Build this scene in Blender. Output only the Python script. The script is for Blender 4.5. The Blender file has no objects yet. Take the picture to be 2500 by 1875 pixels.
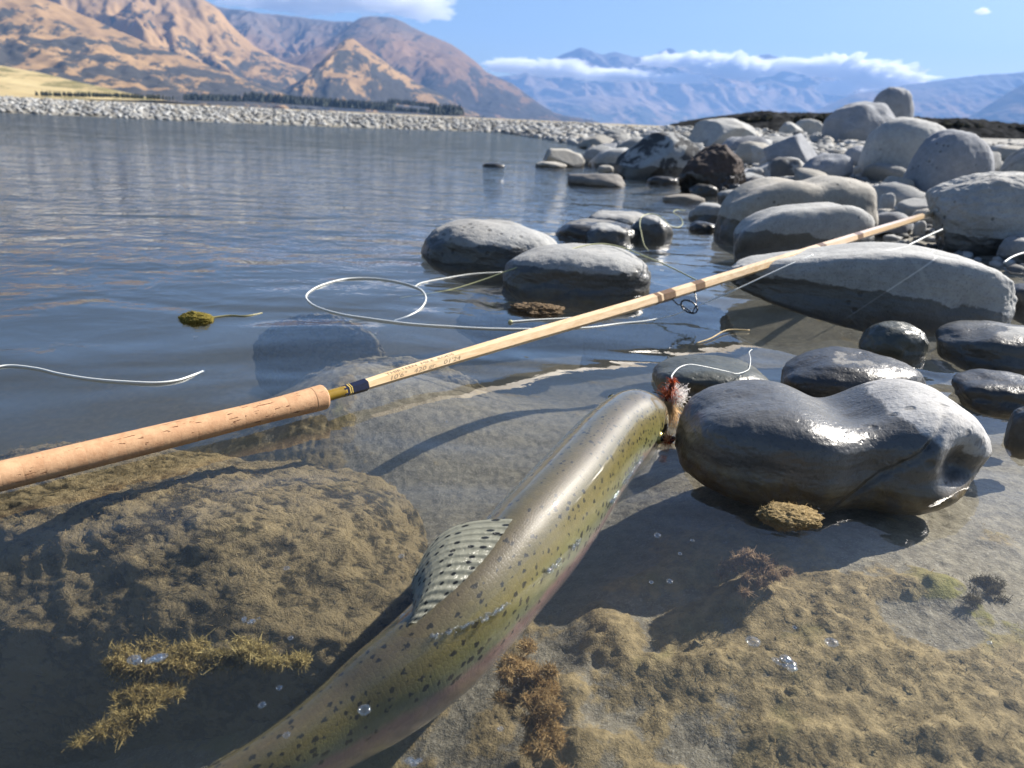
import bpy, bmesh, math, random
import numpy as np
from mathutils import Vector, Matrix, Euler

SC = bpy.context.scene
COL = SC.collection
random.seed(7)
RNG = np.random.default_rng(7)
R = math.radians

# ------------------------------------------------------------------ camera
CAM_H, FPX, PITCH, ROLL = 0.25, 1805.0, R(19.7), R(2.6)
IMG_W, IMG_H = 2500.0, 1875.0
cam_d = bpy.data.cameras.new('camera')
cam = bpy.data.objects.new('camera', cam_d)
COL.objects.link(cam)
cam_d.sensor_width = 36.0
cam_d.lens = 36.0 * FPX / IMG_W
cam_d.clip_start, cam_d.clip_end = 0.02, 60000.0
cam.location = (0, 0, CAM_H)
CAM_R = Matrix.Rotation(R(90) - PITCH, 3, 'X') @ Matrix.Rotation(ROLL, 3, 'Z')
cam.rotation_euler = CAM_R.to_euler()
cam_d.dof.use_dof = True
cam_d.dof.focus_distance = 0.56
cam_d.dof.aperture_fstop = 12.0
SC.camera = cam

# ------------------------------------------------------------------ sky, sun, exposure
SUN_AZ, SUN_EL = R(61), R(38)          # azimuth measured from the view direction (+Y) towards +X
SUN_DIR = Vector((math.sin(SUN_AZ) * math.cos(SUN_EL), math.cos(SUN_AZ) * math.cos(SUN_EL), math.sin(SUN_EL)))
world = bpy.data.worlds.new('World')
SC.world = world
world.use_nodes = True
wn = world.node_tree
bg = wn.nodes['Background']
sky = wn.nodes.new('ShaderNodeTexSky')
sky.sky_type = 'NISHITA'
sky.sun_disc = False
sky.sun_elevation = SUN_EL
sky.sun_rotation = SUN_AZ
sky.altitude = 900
sky.air_density = 1.0
sky.dust_density = 2.2
sky.ozone_density = 4.0
wn.links.new(sky.outputs[0], bg.inputs[0])
bg.inputs[1].default_value = 0.052
sun_l = bpy.data.lights.new('sun', 'SUN')
sun_l.energy = 5.0
sun_l.angle = R(0.53)
sun_l.color = (1.0, 0.935, 0.84)
sun = bpy.data.objects.new('sun', sun_l)
COL.objects.link(sun)
sun.rotation_euler = SUN_DIR.to_track_quat('Z', 'Y').to_euler()
sun.location = (30, 20, 40)
vs = SC.view_settings
vs.view_transform = 'Standard'
vs.look = 'None'
vs.exposure = 1.36
vs.gamma = 1.0
vs.use_curve_mapping = False
SC.render.film_transparent = False
cy = SC.cycles
cy.use_denoising = True
try:
    cy.denoiser = 'OPENIMAGEDENOISE'
except Exception:
    pass
cy.max_bounces = 10
cy.diffuse_bounces = 3
cy.glossy_bounces = 4
cy.transmission_bounces = 4
cy.volume_bounces = 6
cy.transparent_max_bounces = 16
cy.sample_clamp_indirect = 6.0
cy.caustics_reflective = False
cy.caustics_refractive = False

# ------------------------------------------------------------------ pixel <-> place
CR = np.array(CAM_R)


def ray(px, py):
    d = np.array([(px - IMG_W / 2) / FPX, -(py - IMG_H / 2) / FPX, -1.0])
    return CR @ d


def at(px, py, z=0.0):
    """point where the sight line of a photo pixel meets the level z"""
    d = ray(px, py)
    t = (z - CAM_H) / d[2]
    return np.array([0, 0, CAM_H]) + t * d


def at_y(px, py, Y):
    d = ray(px, py)
    return np.array([0, 0, CAM_H]) + d * (Y / d[1])


def proj(P):
    q = (np.asarray(P) - np.array([0, 0, CAM_H])) @ CR      # = R^T p
    w = -q[..., 2]
    return np.stack([IMG_W / 2 + FPX * q[..., 0] / w, IMG_H / 2 - FPX * q[..., 1] / w], -1)


# ------------------------------------------------------------------ noise
def _hash(ix, iy, iz, seed):
    h = (ix * 374761393 + iy * 668265263 + iz * 2147483647 + seed * 974711) & 0xFFFFFFFF
    h = ((h ^ (h >> 13)) * 1274126177) & 0xFFFFFFFF
    h = ((h ^ (h >> 16)) * 2246822519) & 0xFFFFFFFF
    return h ^ (h >> 15)


_G = RNG.normal(size=(256, 3))
_G /= np.linalg.norm(_G, axis=1)[:, None]


def perlin(P, seed=0):
    P = np.asarray(P, dtype=np.float64)
    I = np.floor(P).astype(np.int64)
    F = P - I
    U = F * F * F * (F * (F * 6 - 15) + 10)
    out = np.zeros(P.shape[:-1])
    for dx in (0, 1):
        wx = U[..., 0] if dx else 1 - U[..., 0]
        for dy in (0, 1):
            wy = U[..., 1] if dy else 1 - U[..., 1]
            for dz in (0, 1):
                wz = U[..., 2] if dz else 1 - U[..., 2]
                g = _G[_hash(I[..., 0] + dx, I[..., 1] + dy, I[..., 2] + dz, seed) & 255]
                d = (F[..., 0] - dx) * g[..., 0] + (F[..., 1] - dy) * g[..., 1] + (F[..., 2] - dz) * g[..., 2]
                out += wx * wy * wz * d
    return out * 1.5


def fbm(P, octv=4, seed=0, gain=0.5, lac=2.03):
    P = np.asarray(P, dtype=np.float64)
    a, s, t = 1.0, 0.0, 0.0
    for k in range(octv):
        s = s + a * perlin(P * lac ** k, seed + 17 * k)
        t += a
        a *= gain
    return s / t


def ridged(P, octv=4, seed=0, gain=0.5):
    a, s, t = 1.0, 0.0, 0.0
    P = np.asarray(P, dtype=np.float64)
    for k in range(octv):
        s = s + a * (1 - np.abs(perlin(P * 2.07 ** k, seed + 31 * k)) * 1.6)
        t += a
        a *= gain
    return s / t


def sstep(a, b, x):
    t = np.clip((np.asarray(x, dtype=float) - a) / (b - a), 0, 1)
    return t * t * (3 - 2 * t)


def xyz(x, y, z=0.0):
    x = np.asarray(x, dtype=float)
    return np.stack([x, np.broadcast_to(y, x.shape), np.broadcast_to(z, x.shape)], -1)


# ------------------------------------------------------------------ object helpers
def new_mesh(name, V, Fc, smooth=True):
    me = bpy.data.meshes.new(name)
    V = np.asarray(V, dtype=np.float32)
    if isinstance(Fc, np.ndarray) and Fc.ndim == 2:
        n, k = Fc.shape
        me.vertices.add(len(V))
        me.vertices.foreach_set('co', V.ravel())
        me.loops.add(n * k)
        me.loops.foreach_set('vertex_index', Fc.astype(np.int32).ravel())
        me.polygons.add(n)
        me.polygons.foreach_set('loop_start', np.arange(0, n * k, k, dtype=np.int32))
        me.polygons.foreach_set('loop_total', np.full(n, k, dtype=np.int32))
        me.update(calc_edges=True)
        me.validate()
    else:
        me.from_pydata([tuple(map(float, v)) for v in V], [], [tuple(map(int, f)) for f in Fc])
        me.update()
    if smooth:
        me.polygons.foreach_set('use_smooth', np.ones(len(me.polygons), dtype=bool))
    return me


def add_obj(name, me, mat=None, parent=None, loc=(0, 0, 0)):
    o = bpy.data.objects.new(name, me)
    COL.objects.link(o)
    o.location = loc
    if mat is not None and me is not None and not me.materials:
        me.materials.append(mat)
    if parent is not None:
        o.parent = parent
    return o


def tag(o, label, cat, group=None, kind=None):
    o['label'] = label
    if cat:
        o['category'] = cat
    if group:
        o['group'] = group
    if kind:
        o['kind'] = kind
    return o


def structure(o, label=None):
    o['kind'] = 'structure'
    if label:
        o['label'] = label
    return o


def vattr(me, name, vals):
    a = me.attributes.new(name, 'FLOAT', 'POINT')
    a.data.foreach_set('value', np.asarray(vals, dtype=np.float32).ravel())


def vcol(me, name, vals):
    a = me.attributes.new(name, 'FLOAT_COLOR', 'POINT')
    v = np.ones((len(me.vertices), 4), dtype=np.float32)
    v[:, :3] = vals
    a.data.foreach_set('color', v.ravel())


def catmull(pts, n):
    P = np.asarray(pts, dtype=float)
    Q = np.vstack([2 * P[0] - P[1], P, 2 * P[-1] - P[-2]])
    seg = len(P) - 1
    out = []
    for t in np.linspace(0, seg - 1e-9, n):
        i = int(t)
        f = t - i
        p0, p1, p2, p3 = Q[i], Q[i + 1], Q[i + 2], Q[i + 3]
        out.append(0.5 * (2 * p1 + (p2 - p0) * f + (2 * p0 - 5 * p1 + 4 * p2 - p3) * f * f + (3 * p1 - p0 - 3 * p2 + p3) * f ** 3))
    return np.array(out)


def tube_data(P, r, k=8, cap=True):
    P = np.asarray(P, dtype=float)
    n = len(P)
    r = np.broadcast_to(np.asarray(r, dtype=float), (n,))
    T = np.gradient(P, axis=0)
    T /= np.linalg.norm(T, axis=1)[:, None] + 1e-12
    ref = np.array([0.0, 0.0, 1.0]) if abs(T[0, 2]) < 0.9 else np.array([1.0, 0, 0])
    A = np.cross(T[0], ref)
    A /= np.linalg.norm(A)
    V = []
    for i in range(n):
        A = A - T[i] * np.dot(A, T[i])
        A /= np.linalg.norm(A) + 1e-12
        B = np.cross(T[i], A)
        for j in range(k):
            a = 2 * math.pi * j / k
            V.append(P[i] + r[i] * (math.cos(a) * A + math.sin(a) * B))
    Fc = []
    for i in range(n - 1):
        for j in range(k):
            Fc.append((i * k + j, i * k + (j + 1) % k, (i + 1) * k + (j + 1) % k, (i + 1) * k + j))
    if cap:
        Fc.append(tuple(range(k))[::-1])
        Fc.append(tuple((n - 1) * k + j for j in range(k)))
    return V, Fc


def tube(name, P, r, mat, parent=None, k=8, smooth=True):
    V, Fc = tube_data(P, r, k)
    return add_obj(name, new_mesh(name, V, Fc, smooth), mat, parent)


def grid_faces(nu, nv, wrap_v=False):
    i = np.arange(nu - 1)[:, None]
    j = np.arange(nv if wrap_v else nv - 1)[None, :]
    j2 = (j + 1) % nv
    a = i * nv + j
    b = i * nv + j2
    c = (i + 1) * nv + j2
    d = (i + 1) * nv + j
    return np.stack([a, d, c, b], -1).reshape(-1, 4)


_ICO = {}


def ico(k):
    if k not in _ICO:
        bm = bmesh.new()
        bmesh.ops.create_icosphere(bm, subdivisions=k, radius=1.0)
        V = np.array([v.co[:] for v in bm.verts])
        Fc = np.array([[v.index for v in f.verts] for f in bm.faces])
        bm.free()
        _ICO[k] = (V / np.linalg.norm(V, axis=1)[:, None], Fc)
    return _ICO[k]


# ------------------------------------------------------------------ materials
class NT:
    def __init__(self, name):
        self.m = bpy.data.materials.new(name)
        self.m.use_nodes = True
        self.t = self.m.node_tree
        self.t.nodes.clear()
        self.out = self.t.nodes.new('ShaderNodeOutputMaterial')

    def n(self, typ, _props=None, **ins):
        nd = self.t.nodes.new('ShaderNode' + typ)
        for k, v in (_props or {}).items():
            setattr(nd, k, v)
        for k, v in ins.items():
            s = nd.inputs[int(k[1:])] if (k[0] == 'i' and k[1:].isdigit()) else nd.inputs[k.replace('_', ' ')]
            self.set(s, v)
        return nd

    def set(self, s, v):
        if isinstance(v, bpy.types.Node):
            v = v.outputs[0]
        if isinstance(v, bpy.types.NodeSocket):
            self.t.links.new(v, s)
        else:
            if hasattr(v, '__len__') and len(v) == 3 and s.type == 'RGBA':
                v = (*v, 1.0)
            s.default_value = v

    def math(self, op, a, b=None, c=None, clamp=False):
        nd = self.t.nodes.new('ShaderNodeMath')
        nd.operation = op
        nd.use_clamp = clamp
        for i, v in enumerate((a, b, c)):
            if v is not None:
                self.set(nd.inputs[i], v)
        return nd.outputs[0]

    def mix(self, f, a, b, blend='MIX'):
        nd = self.t.nodes.new('ShaderNodeMix')
        nd.data_type = 'RGBA'
        nd.blend_type = blend
        self.set(nd.inputs[0], f)
        self.set(nd.inputs[6], a)
        self.set(nd.inputs[7], b)
        return nd.outputs[2]

    def noise(self, vec, scale, detail=4.0, rough=0.55, dist=0.0):
        return self.n('TexNoise', Vector=vec, Scale=scale, Detail=detail, Roughness=rough, Distortion=dist).outputs[0]

    def ramp(self, f, lo, hi, smooth=True):
        nd = self.t.nodes.new('ShaderNodeMapRange')
        nd.interpolation_type = 'SMOOTHSTEP' if smooth else 'LINEAR'
        self.set(nd.inputs[0], f)
        nd.inputs[1].default_value = lo
        nd.inputs[2].default_value = hi
        return nd.outputs[0]

    def attr(self, name, typ='GEOMETRY'):
        nd = self.t.nodes.new('ShaderNodeAttribute')
        nd.attribute_type = typ
        nd.attribute_name = name
        return nd

    def pos(self):
        return self.n('NewGeometry').outputs['Position']

    def objco(self):
        return self.n('TexCoord').outputs['Object']

    def scale(self, v, s):
        return self.n('Mapping', Vector=v, Scale=s).outputs[0]

    def zed(self, v):
        return self.n('SeparateXYZ', Vector=v).outputs[2]

    def bump(self, h, dist, strength=1.0, normal=None):
        nd = self.n('Bump', Height=h, Distance=dist, Strength=strength)
        if normal is not None:
            self.set(nd.inputs['Normal'], normal)
        return nd.outputs[0]

    def surf(self, sh):
        self.t.links.new(sh.outputs[0] if isinstance(sh, bpy.types.Node) else sh, self.out.inputs['Surface'])
        return self.m

    def prin(self, **k):
        nd = self.t.nodes.new('ShaderNodeBsdfPrincipled')
        for a, v in k.items():
            self.set(nd.inputs[a.replace('_', ' ')], v)
        return nd


def mat_stone():
    t = NT('river_stone')
    P, O = t.pos(), t.objco()
    tint = t.attr('tint', 'OBJECT').outputs[0]
    wet_h = t.attr('wet_line', 'OBJECT').outputs[2]
    blotch = t.attr('blotch', 'OBJECT').outputs[2]
    algae_h = t.attr('algae_line', 'OBJECT').outputs[2]
    seed = t.n('ObjectInfo').outputs['Random']
    off = t.n('CombineXYZ', X=t.math('MULTIPLY', seed, 37.0), Y=t.math('MULTIPLY', seed, 91.0), Z=0.0).outputs[0]
    C = t.n('VectorMath', {'operation': 'ADD'}, i0=O, i1=off).outputs[0]
    n1 = t.noise(C, 9, 5, 0.6)
    n2 = t.noise(C, 60, 6, 0.65)
    n3 = t.noise(C, 320, 3, 0.6)
    base = t.mix(t.ramp(n1, 0.3, 0.7), t.mix(0.5, tint, (0.62, 0.62, 0.62), 'MULTIPLY'), tint)
    base = t.mix(t.math('MULTIPLY', t.ramp(n2, 0.35, 0.72), 0.45), base, t.mix(1.0, base, (1.45, 1.45, 1.4), 'MULTIPLY'))
    base = t.mix(t.math('MULTIPLY', t.ramp(n3, 0.52, 0.68), 0.35), base, (0.09, 0.09, 0.09))
    stain = t.math('MULTIPLY', t.ramp(t.noise(C, 4.5, 5, 0.65, 0.5), 0.52, 0.70), 0.28)
    base = t.mix(stain, base, t.mix(1.0, base, (0.72, 0.64, 0.54), 'MULTIPLY'))
    speck = t.n('TexVoronoi', {'feature': 'F1'}, Vector=C, Scale=58.0, Randomness=1.0)
    sk = t.math('MULTIPLY', t.ramp(speck.outputs['Distance'], 0.30, 0.14), t.ramp(t.noise(C, 11, 3), 0.52, 0.62))
    base = t.mix(t.math('MULTIPLY', sk, 0.7), base, (0.06, 0.06, 0.058))
    # thin pale veins
    w = t.n('TexWave', {'wave_type': 'BANDS', 'bands_direction': 'DIAGONAL'}, Vector=C, Scale=1.1, Distortion=9.0, Detail=3.0, **{'Detail_Scale': 0.6}).outputs[1]
    vein = t.math('MULTIPLY', t.ramp(w, 0.9975, 1.0), t.ramp(t.noise(C, 3.0, 2), 0.5, 0.62))
    base = t.mix(t.math('MULTIPLY', vein, 0.4), base, (0.5, 0.5, 0.48))
    # straight quartz veins, only on the boulder that shows them
    veins = t.attr('veins', 'OBJECT').outputs[2]
    for nv_, d_ in (((0.62, -0.30, -0.72), 0.012), ((0.60, -0.25, -0.76), 0.155), ((0.30, -0.35, -0.88), -0.045), ((0.70, -0.2, -0.68), 0.225)):
        dd = t.math('ABSOLUTE', t.math('SUBTRACT', t.n('VectorMath', {'operation': 'DOT_PRODUCT'}, i0=O, i1=nv_).outputs['Value'], d_))
        base = t.mix(t.math('MULTIPLY', t.math('MULTIPLY', t.ramp(dd, 0.0016, 0.0005), veins), t.ramp(t.noise(O, 9, 2), 0.40, 0.55)), base, (0.62, 0.61, 0.59))
    # dark blotches (lichen, stain) on the stones that have them
    nb = t.noise(C, 7.0, 6, 0.62, 0.6)
    bm_ = t.math('MULTIPLY', t.ramp(nb, 0.50, 0.56), blotch)
    base = t.mix(bm_, base, (0.035, 0.037, 0.042))
    # wet lower band with an uneven edge
    z = t.zed(P)
    wet_h = t.math('SUBTRACT', wet_h, t.math('MULTIPLY', t.attr('wet_slope', 'OBJECT').outputs[2], t.n('SeparateXYZ', Vector=O).outputs[0]))
    edge = t.math('ADD', t.math('MULTIPLY', t.math('SUBTRACT', t.noise(P, 14, 5, 0.6), 0.5), 0.05),
                  t.math('MULTIPLY', t.math('SUBTRACT', t.noise(P, 3, 2, 0.5), 0.5), 0.05))
    wz = t.math('SUBTRACT', t.math('ADD', wet_h, edge), z)
    wet = t.ramp(wz, -0.0012, 0.0022)
    base = t.mix(wet, base, t.mix(1.0, base, (0.25, 0.25, 0.245), 'MULTIPLY'))
    # brown growth at and below the water line
    az = t.math('SUBTRACT', t.math('ADD', algae_h, t.math('MULTIPLY', edge, 0.45)), z)
    alg = t.math('MULTIPLY', t.ramp(az, -0.003, 0.012), t.ramp(t.noise(P, 70, 5, 0.7), 0.25, 0.6))
    base = t.mix(alg, base, t.mix(t.ramp(n2, 0.3, 0.7), (0.09, 0.062, 0.028), (0.20, 0.15, 0.075)))
    pits = t.n('TexVoronoi', {'feature': 'F1'}, Vector=C, Scale=150.0, Randomness=1.0).outputs[0]
    pit = t.math('MULTIPLY', t.ramp(pits, 0.0, 0.32), t.ramp(t.noise(C, 18, 2), 0.42, 0.6))
    h = t.math('ADD', t.math('MULTIPLY', n2, 0.9), t.math('ADD', t.math('MULTIPLY', n3, 0.28), t.math('ADD', t.math('MULTIPLY', pit, 0.25), t.math('MULTIPLY', sk, -0.6))))
    nrm = t.bump(h, 0.0019, 0.8)
    rough = t.math('SUBTRACT', 0.88, t.math('MULTIPLY', wet, t.math('ADD', 0.38, t.math('MULTIPLY', n2, 0.3))))
    p = t.prin(Base_Color=base, Roughness=rough, Normal=nrm, Specular_IOR_Level=t.math('ADD', 0.3, t.math('MULTIPLY', wet, 0.25)))
    return t.surf(p)


def mat_plain(name, col, rough=0.5, noise_amt=0.25, scale=40, metal=0.0, bump=0.0, spec=0.5):
    t = NT(name)
    O = t.objco()
    n = t.noise(O, scale, 5, 0.6)
    c = t.mix(t.ramp(n, 0.25, 0.75), tuple(v * (1 - noise_amt) for v in col), tuple(min(1, v * (1 + noise_amt)) for v in col))
    p = t.prin(Base_Color=c, Roughness=rough, Metallic=metal, Specular_IOR_Level=spec)
    if bump:
        t.set(p.inputs['Normal'], t.bump(n, bump, 0.8))
    return t.surf(p)


STONE = mat_stone()

# ================================================================== THE SETTING
def bank_x(y):
    return np.interp(y, [-2, 0, 0.6, 1.3, 1.9, 2.9, 3.5, 4.0, 4.3, 5.0, 6.5, 8.5, 11, 14.5, 18],
                     [1.6, 1.35, 1.2, 1.12, 1.0, 0.94, 0.80, 0.62, 0.52, 0.62, 0.72, 0.75, 0.45, -0.3, -3.0])


def far_y(x):
    return np.interp(x, [-60, -20, -8, -5, -2.5, -1, 0, 1.5, 4, 60], [11.6, 12.2, 12.7, 12.8, 13.8, 15.2, 15.8, 16.0, 16.4, 16.4])


def land_d(x, y):
    d1 = (x - bank_x(y)) * 0.92
    d2 = y - far_y(x)
    return np.maximum(d1, d2)


def ground_z(x, y, fine=True):
    x = np.asarray(x, dtype=float)
    y = np.asarray(y, dtype=float)
    d = land_d(x, y)
    far = sstep(8, 11, y)
    up = (0.19 + 0.005 * far) * (1 - np.exp(-np.maximum(d, 0) / 1.3))
    up = up + 0.10 * sstep(1.5, 6, d) * (1 - sstep(9, 20, y))
    dn = -0.62 * (1 - np.exp(np.minimum(d, 0) / 3.2))
    # shallow shelf of sand and algae under the trout, falling away to the river on the left
    sh = np.exp(-(((x - 0.32) / 0.50) ** 2 + ((y - 0.46) / 0.48) ** 2))
    dn = dn * (1 - 0.76 * sh)
    z = np.where(d > 0, up, dn)
    z = z - 0.02 * np.exp(-(((x - 0.06) / 0.08) ** 2 + ((y - 0.60) / 0.14) ** 2))
    z = z + np.where(d < 0, np.minimum(0.13, -0.75 * np.minimum(z, 0)) * np.exp(-(((x + 0.20) / 0.22) ** 2 + ((y - 0.86) / 0.16) ** 2)), 0)
    if fine:
        near = 1 - sstep(2.0, 6.0, y)
        z = z + 0.010 * near * fbm(xyz(x * 5, y * 5), 3, 5)
        z = z + 0.05 * sstep(5, 14, y) * fbm(xyz(x * 0.5, y * 0.5), 3, 6)
        z = z + 0.012 * sstep(0.05, 0.4, d) * fbm(xyz(x * 9, y * 9), 3, 9)
        # bare tussock flats far off lie a little lower and roll slightly
        z = z - 0.12 * sstep(25, 80, y)
    return z


def growth_axis(a, b, step, lo, hi, ratio):
    mid = np.arange(a, b, step)
    up, s, v = [], step, mid[-1]
    while v < hi:
        s *= ratio
        v += s
        up.append(v)
    dn, s, v = [], step, a
    while v > lo:
        s *= ratio
        v -= s
        dn.append(v)
    return np.concatenate([dn[::-1], mid, up])


def algae_mask(x, y):
    m = fbm(xyz(x * 6.5, y * 6.5, 0.3), 4, 41) * 1.2 + fbm(xyz(x * 22, y * 22, 1.3), 3, 42) * 0.55
    area = np.exp(-(((x - 0.16) / 0.20) ** 2 + ((y - 0.42) / 0.20) ** 2)) * 0.38 \
        + np.exp(-(((x - 0.30) / 0.25) ** 2 + ((y - 0.25) / 0.12) ** 2)) * 0.25
    left = sstep(-0.02, -0.25, x) * 0.30
    return np.clip((m + area + left - 0.12) * 2.4, 0, 1) * (1 - sstep(1.2, 1.8, y))


gx = growth_axis(-0.30, 0.66, 0.0026, -7500, 7500, 1.07)
gy = growth_axis(0.18, 0.86, 0.0026, -1.4, 8900, 1.036)
GX, GY = np.meshgrid(gx, gy, indexing='ij')
gz = ground_z(GX, GY)
AM = algae_mask(GX, GY)
under = gz < 0.0
near_w = 1 - sstep(0.95, 1.4, GY)


def billow(f, s):
    return np.abs(perlin(xyz(GX * f, GY * f, 0.37 * s), s)) * 1.6


# drifts of algae: (photo x, y, half width m, half depth m, height m)
for (px_, py_, sx_, sy_, hh_) in [(1500, 1420, .020, .034, .012), (1430, 1650, .026, .016, .014), (1680, 1320, .045, .014, .008), (1700, 1520, .036, .013, .008), (1830, 1400, .022, .014, .011), (1480, 1790, .030, .012, .011),
                                  (1800, 1815, .030, .011, .010), (1350, 1780, .016, .020, .014), (2080, 1560, .030, .010, .006), (2250, 1420, .030, .010, .006), (1990, 1700, .028, .009, .007), (2300, 1720, .030, .009, .006),
                                  (1620, 1740, .020, .009, .008), (2120, 1830, .034, .009, .007), (1400, 1530, .016, .018, .010)]:
    c_ = at(px_, py_, -0.03)
    e_ = np.exp(-(((GX - c_[0]) / sx_) ** 2 + ((GY - c_[1]) / sy_) ** 2) * (1 + 0.9 * fbm(xyz(GX * 45, GY * 45, px_ * 0.01), 3, 61)))
    AM = np.clip(AM + 0.9 * e_, 0, 1)
    gz = gz + np.where(under, hh_ * e_, 0)
fz = 0.5 + 0.60 * fbm(xyz(GX * 62, GY * 62, 0.4), 4, 51, 0.65) + 0.30 * (billow(125, 52) - 0.3) + 0.22 * (billow(270, 54) - 0.3)
gz = gz + np.where(under, AM * 0.0062 * fz * near_w, 0)
gz = np.where(under & (GY < 1.3), np.minimum(gz, -0.004), gz)
gz = gz + 0.0020 * fbm(xyz(GX * 170, GY * 170, 2.2), 3, 53, 0.6) * (1 - sstep(1.0, 1.6, GY))
gme = new_mesh('ground', np.stack([GX, GY, gz], -1).reshape(-1, 3), grid_faces(len(gx), len(gy))[:, ::-1])
vattr(gme, 'algae', np.clip(AM * (0.25 + 1.1 * fz), 0, 1))
vattr(gme, 'land', np.clip(land_d(GX, GY) * 6 + 0.3, 0, 1))


def mat_ground():
    t = NT('river_bed_and_gravel')
    P = t.pos()
    alg = t.attr('algae').outputs[2]
    land = t.attr('land').outputs[2]
    n1 = t.noise(P, 8, 5, 0.6)
    n2 = t.noise(P, 90, 5, 0.7)
    n3 = t.noise(P, 500, 3, 0.7)
    sand = t.mix(t.ramp(n2, 0.3, 0.7), (0.12, 0.105, 0.078), (0.26, 0.235, 0.175))
    sand = t.mix(t.math('MULTIPLY', t.ramp(n3, 0.52, 0.7), 0.5), sand, (0.42, 0.40, 0.34))
    al = t.mix(t.ramp(n2, 0.28, 0.72), (0.11, 0.085, 0.042), (0.32, 0.25, 0.13))
    al = t.mix(t.ramp(t.noise(P, 11, 3), 0.58, 0.72), al, (0.17, 0.16, 0.05))
    bed = t.mix(t.ramp(t.math('ADD', alg, t.math('MULTIPLY', t.math('SUBTRACT', n2, 0.5), 0.9)), 0.30, 0.55), sand, al)
    # gravel: cells of grey stone
    vor = t.n('TexVoronoi', Vector=P, Scale=16.0)
    vor2 = t.n('TexVoronoi', Vector=P, Scale=55.0)
    g1 = t.mix(t.n('SeparateXYZ', Vector=vor.outputs['Color']).outputs[0], (0.15, 0.15, 0.145), (0.40, 0.395, 0.375))
    g2 = t.mix(t.n('SeparateXYZ', Vector=vor2.outputs['Color']).outputs[0], (0.13, 0.125, 0.11), (0.34, 0.33, 0.30))
    grav = t.mix(0.5, g1, g2)
    y = t.n('SeparateXYZ', Vector=P).outputs[1]
    # dry tussock grass over the far flats
    gr = t.math('MULTIPLY', t.ramp(y, 55, 110), t.ramp(t.noise(P, 0.02, 4, 0.6), 0.40, 0.52))
    grass = t.mix(t.ramp(t.noise(P, 0.08, 5), 0.3, 0.7), (0.20, 0.15, 0.07), (0.34, 0.27, 0.14))
    grav = t.mix(gr, grav, grass)
    c = t.mix(land, bed, grav)
    h = t.math('ADD', t.math('MULTIPLY', n2, 1.0), t.math('MULTIPLY', n3, 0.35))
    nrm = t.bump(h, 0.0035, 0.7)
    return t.surf(t.prin(Base_Color=c, Roughness=0.9, Normal=nrm, Specular_IOR_Level=0.25))


ground = structure(add_obj('ground', gme, mat_ground()), 'river bed of sand and brown algae running up into grey gravel flats')


# ------------------------------------------------------------------ water: one closed body, its top the river surface
def mat_water():
    t = NT('river_water')
    P = t.pos()
    sp = t.n('SeparateXYZ', Vector=P)
    x, y = sp.outputs[0], sp.outputs[1]
    # calm close to the stones, livelier current outside
    calm = t.ramp(t.math('SUBTRACT', y, t.math('MULTIPLY', x, 0.55)), 0.75, 2.6)
    amp = t.math('ADD', 0.50, t.math('MULTIPLY', calm, 0.50))
    far = t.ramp(y, 2.0, 7.0)
    a = t.math('SUBTRACT', t.noise(t.scale(P, (1.1, 1.9, 1.0)), 2.6, 2, 0.5, 0.6), 0.5)
    b = t.math('SUBTRACT', t.noise(t.scale(P, (1.6, 2.0, 1.0)), 8.0, 3, 0.55, 0.8), 0.5)
    c = t.math('SUBTRACT', t.noise(t.scale(P, (2.0, 2.0, 1.0)), 30.0, 2, 0.5, 0.3), 0.5)
    w = t.math('SUBTRACT', t.noise(t.scale(P, (0.6, 1.6, 1.0)), 1.3, 3, 0.6, 0.5), 0.5)
    h = t.math('ADD', t.math('MULTIPLY', a, 0.026), t.math('MULTIPLY', t.math('MULTIPLY', b, 0.0135), t.math('ADD', 0.10, t.math('MULTIPLY', calm, 0.90))))
    h = t.math('ADD', h, t.math('MULTIPLY', t.math('MULTIPLY', c, 0.0028), calm))
    h = t.math('ADD', h, t.math('MULTIPLY', t.math('MULTIPLY', w, 0.17), far))
    h = t.math('MULTIPLY', t.math('MULTIPLY', h, amp), t.math('ADD', 1.0, t.math('MULTIPLY', far, 1.3)))
    nrm = t.bump(h, 1.0, 1.0)
    # air-side Fresnel reflectance (Schlick), the same whether light goes in or comes out
    inc = t.n('NewGeometry').outputs['Incoming']
    cs = t.math('ABSOLUTE', t.n('VectorMath', {'operation': 'DOT_PRODUCT'}, i0=nrm, i1=inc).outputs['Value'])
    fr = t.math('ADD', 0.02, t.math('MULTIPLY', 0.98, t.math('POWER', t.math('SUBTRACT', 1.0, cs, clamp=True), 5.0)), clamp=True)
    tr = t.n('BsdfTransparent', Color=(0.985, 0.99, 0.985, 1))
    gl = t.n('BsdfGlossy', Color=(1, 1, 1, 1), Roughness=t.math('ADD', 0.012, t.math('MULTIPLY', far, 0.05)), Normal=nrm)
    mx = t.n('MixShader', i0=fr, i1=tr, i2=gl)
    vol = t.n('VolumePrincipled', Color=(0.11, 0.135, 0.15, 1), Density=2.1, Anisotropy=0.2)
    t.t.links.new(vol.outputs[0], t.out.inputs['Volume'])
    return t.surf(mx)


def box_mesh(name, x0, x1, y0, y1, z0, z1):
    V = [(x0, y0, z0), (x1, y0, z0), (x1, y1, z0), (x0, y1, z0), (x0, y0, z1), (x1, y0, z1), (x1, y1, z1), (x0, y1, z1)]
    Fc = [(0, 3, 2, 1), (4, 5, 6, 7), (0, 1, 5, 4), (1, 2, 6, 5), (2, 3, 7, 6), (3, 0, 4, 7)]
    return new_mesh(name, V, Fc, False)


water = structure(add_obj('river_water', box_mesh('river_water', -55, 3.0, -1.2, 19.0, -1.4, 0.0), mat_water()),
                  'clear rippled river water, calm in the shallows')


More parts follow.
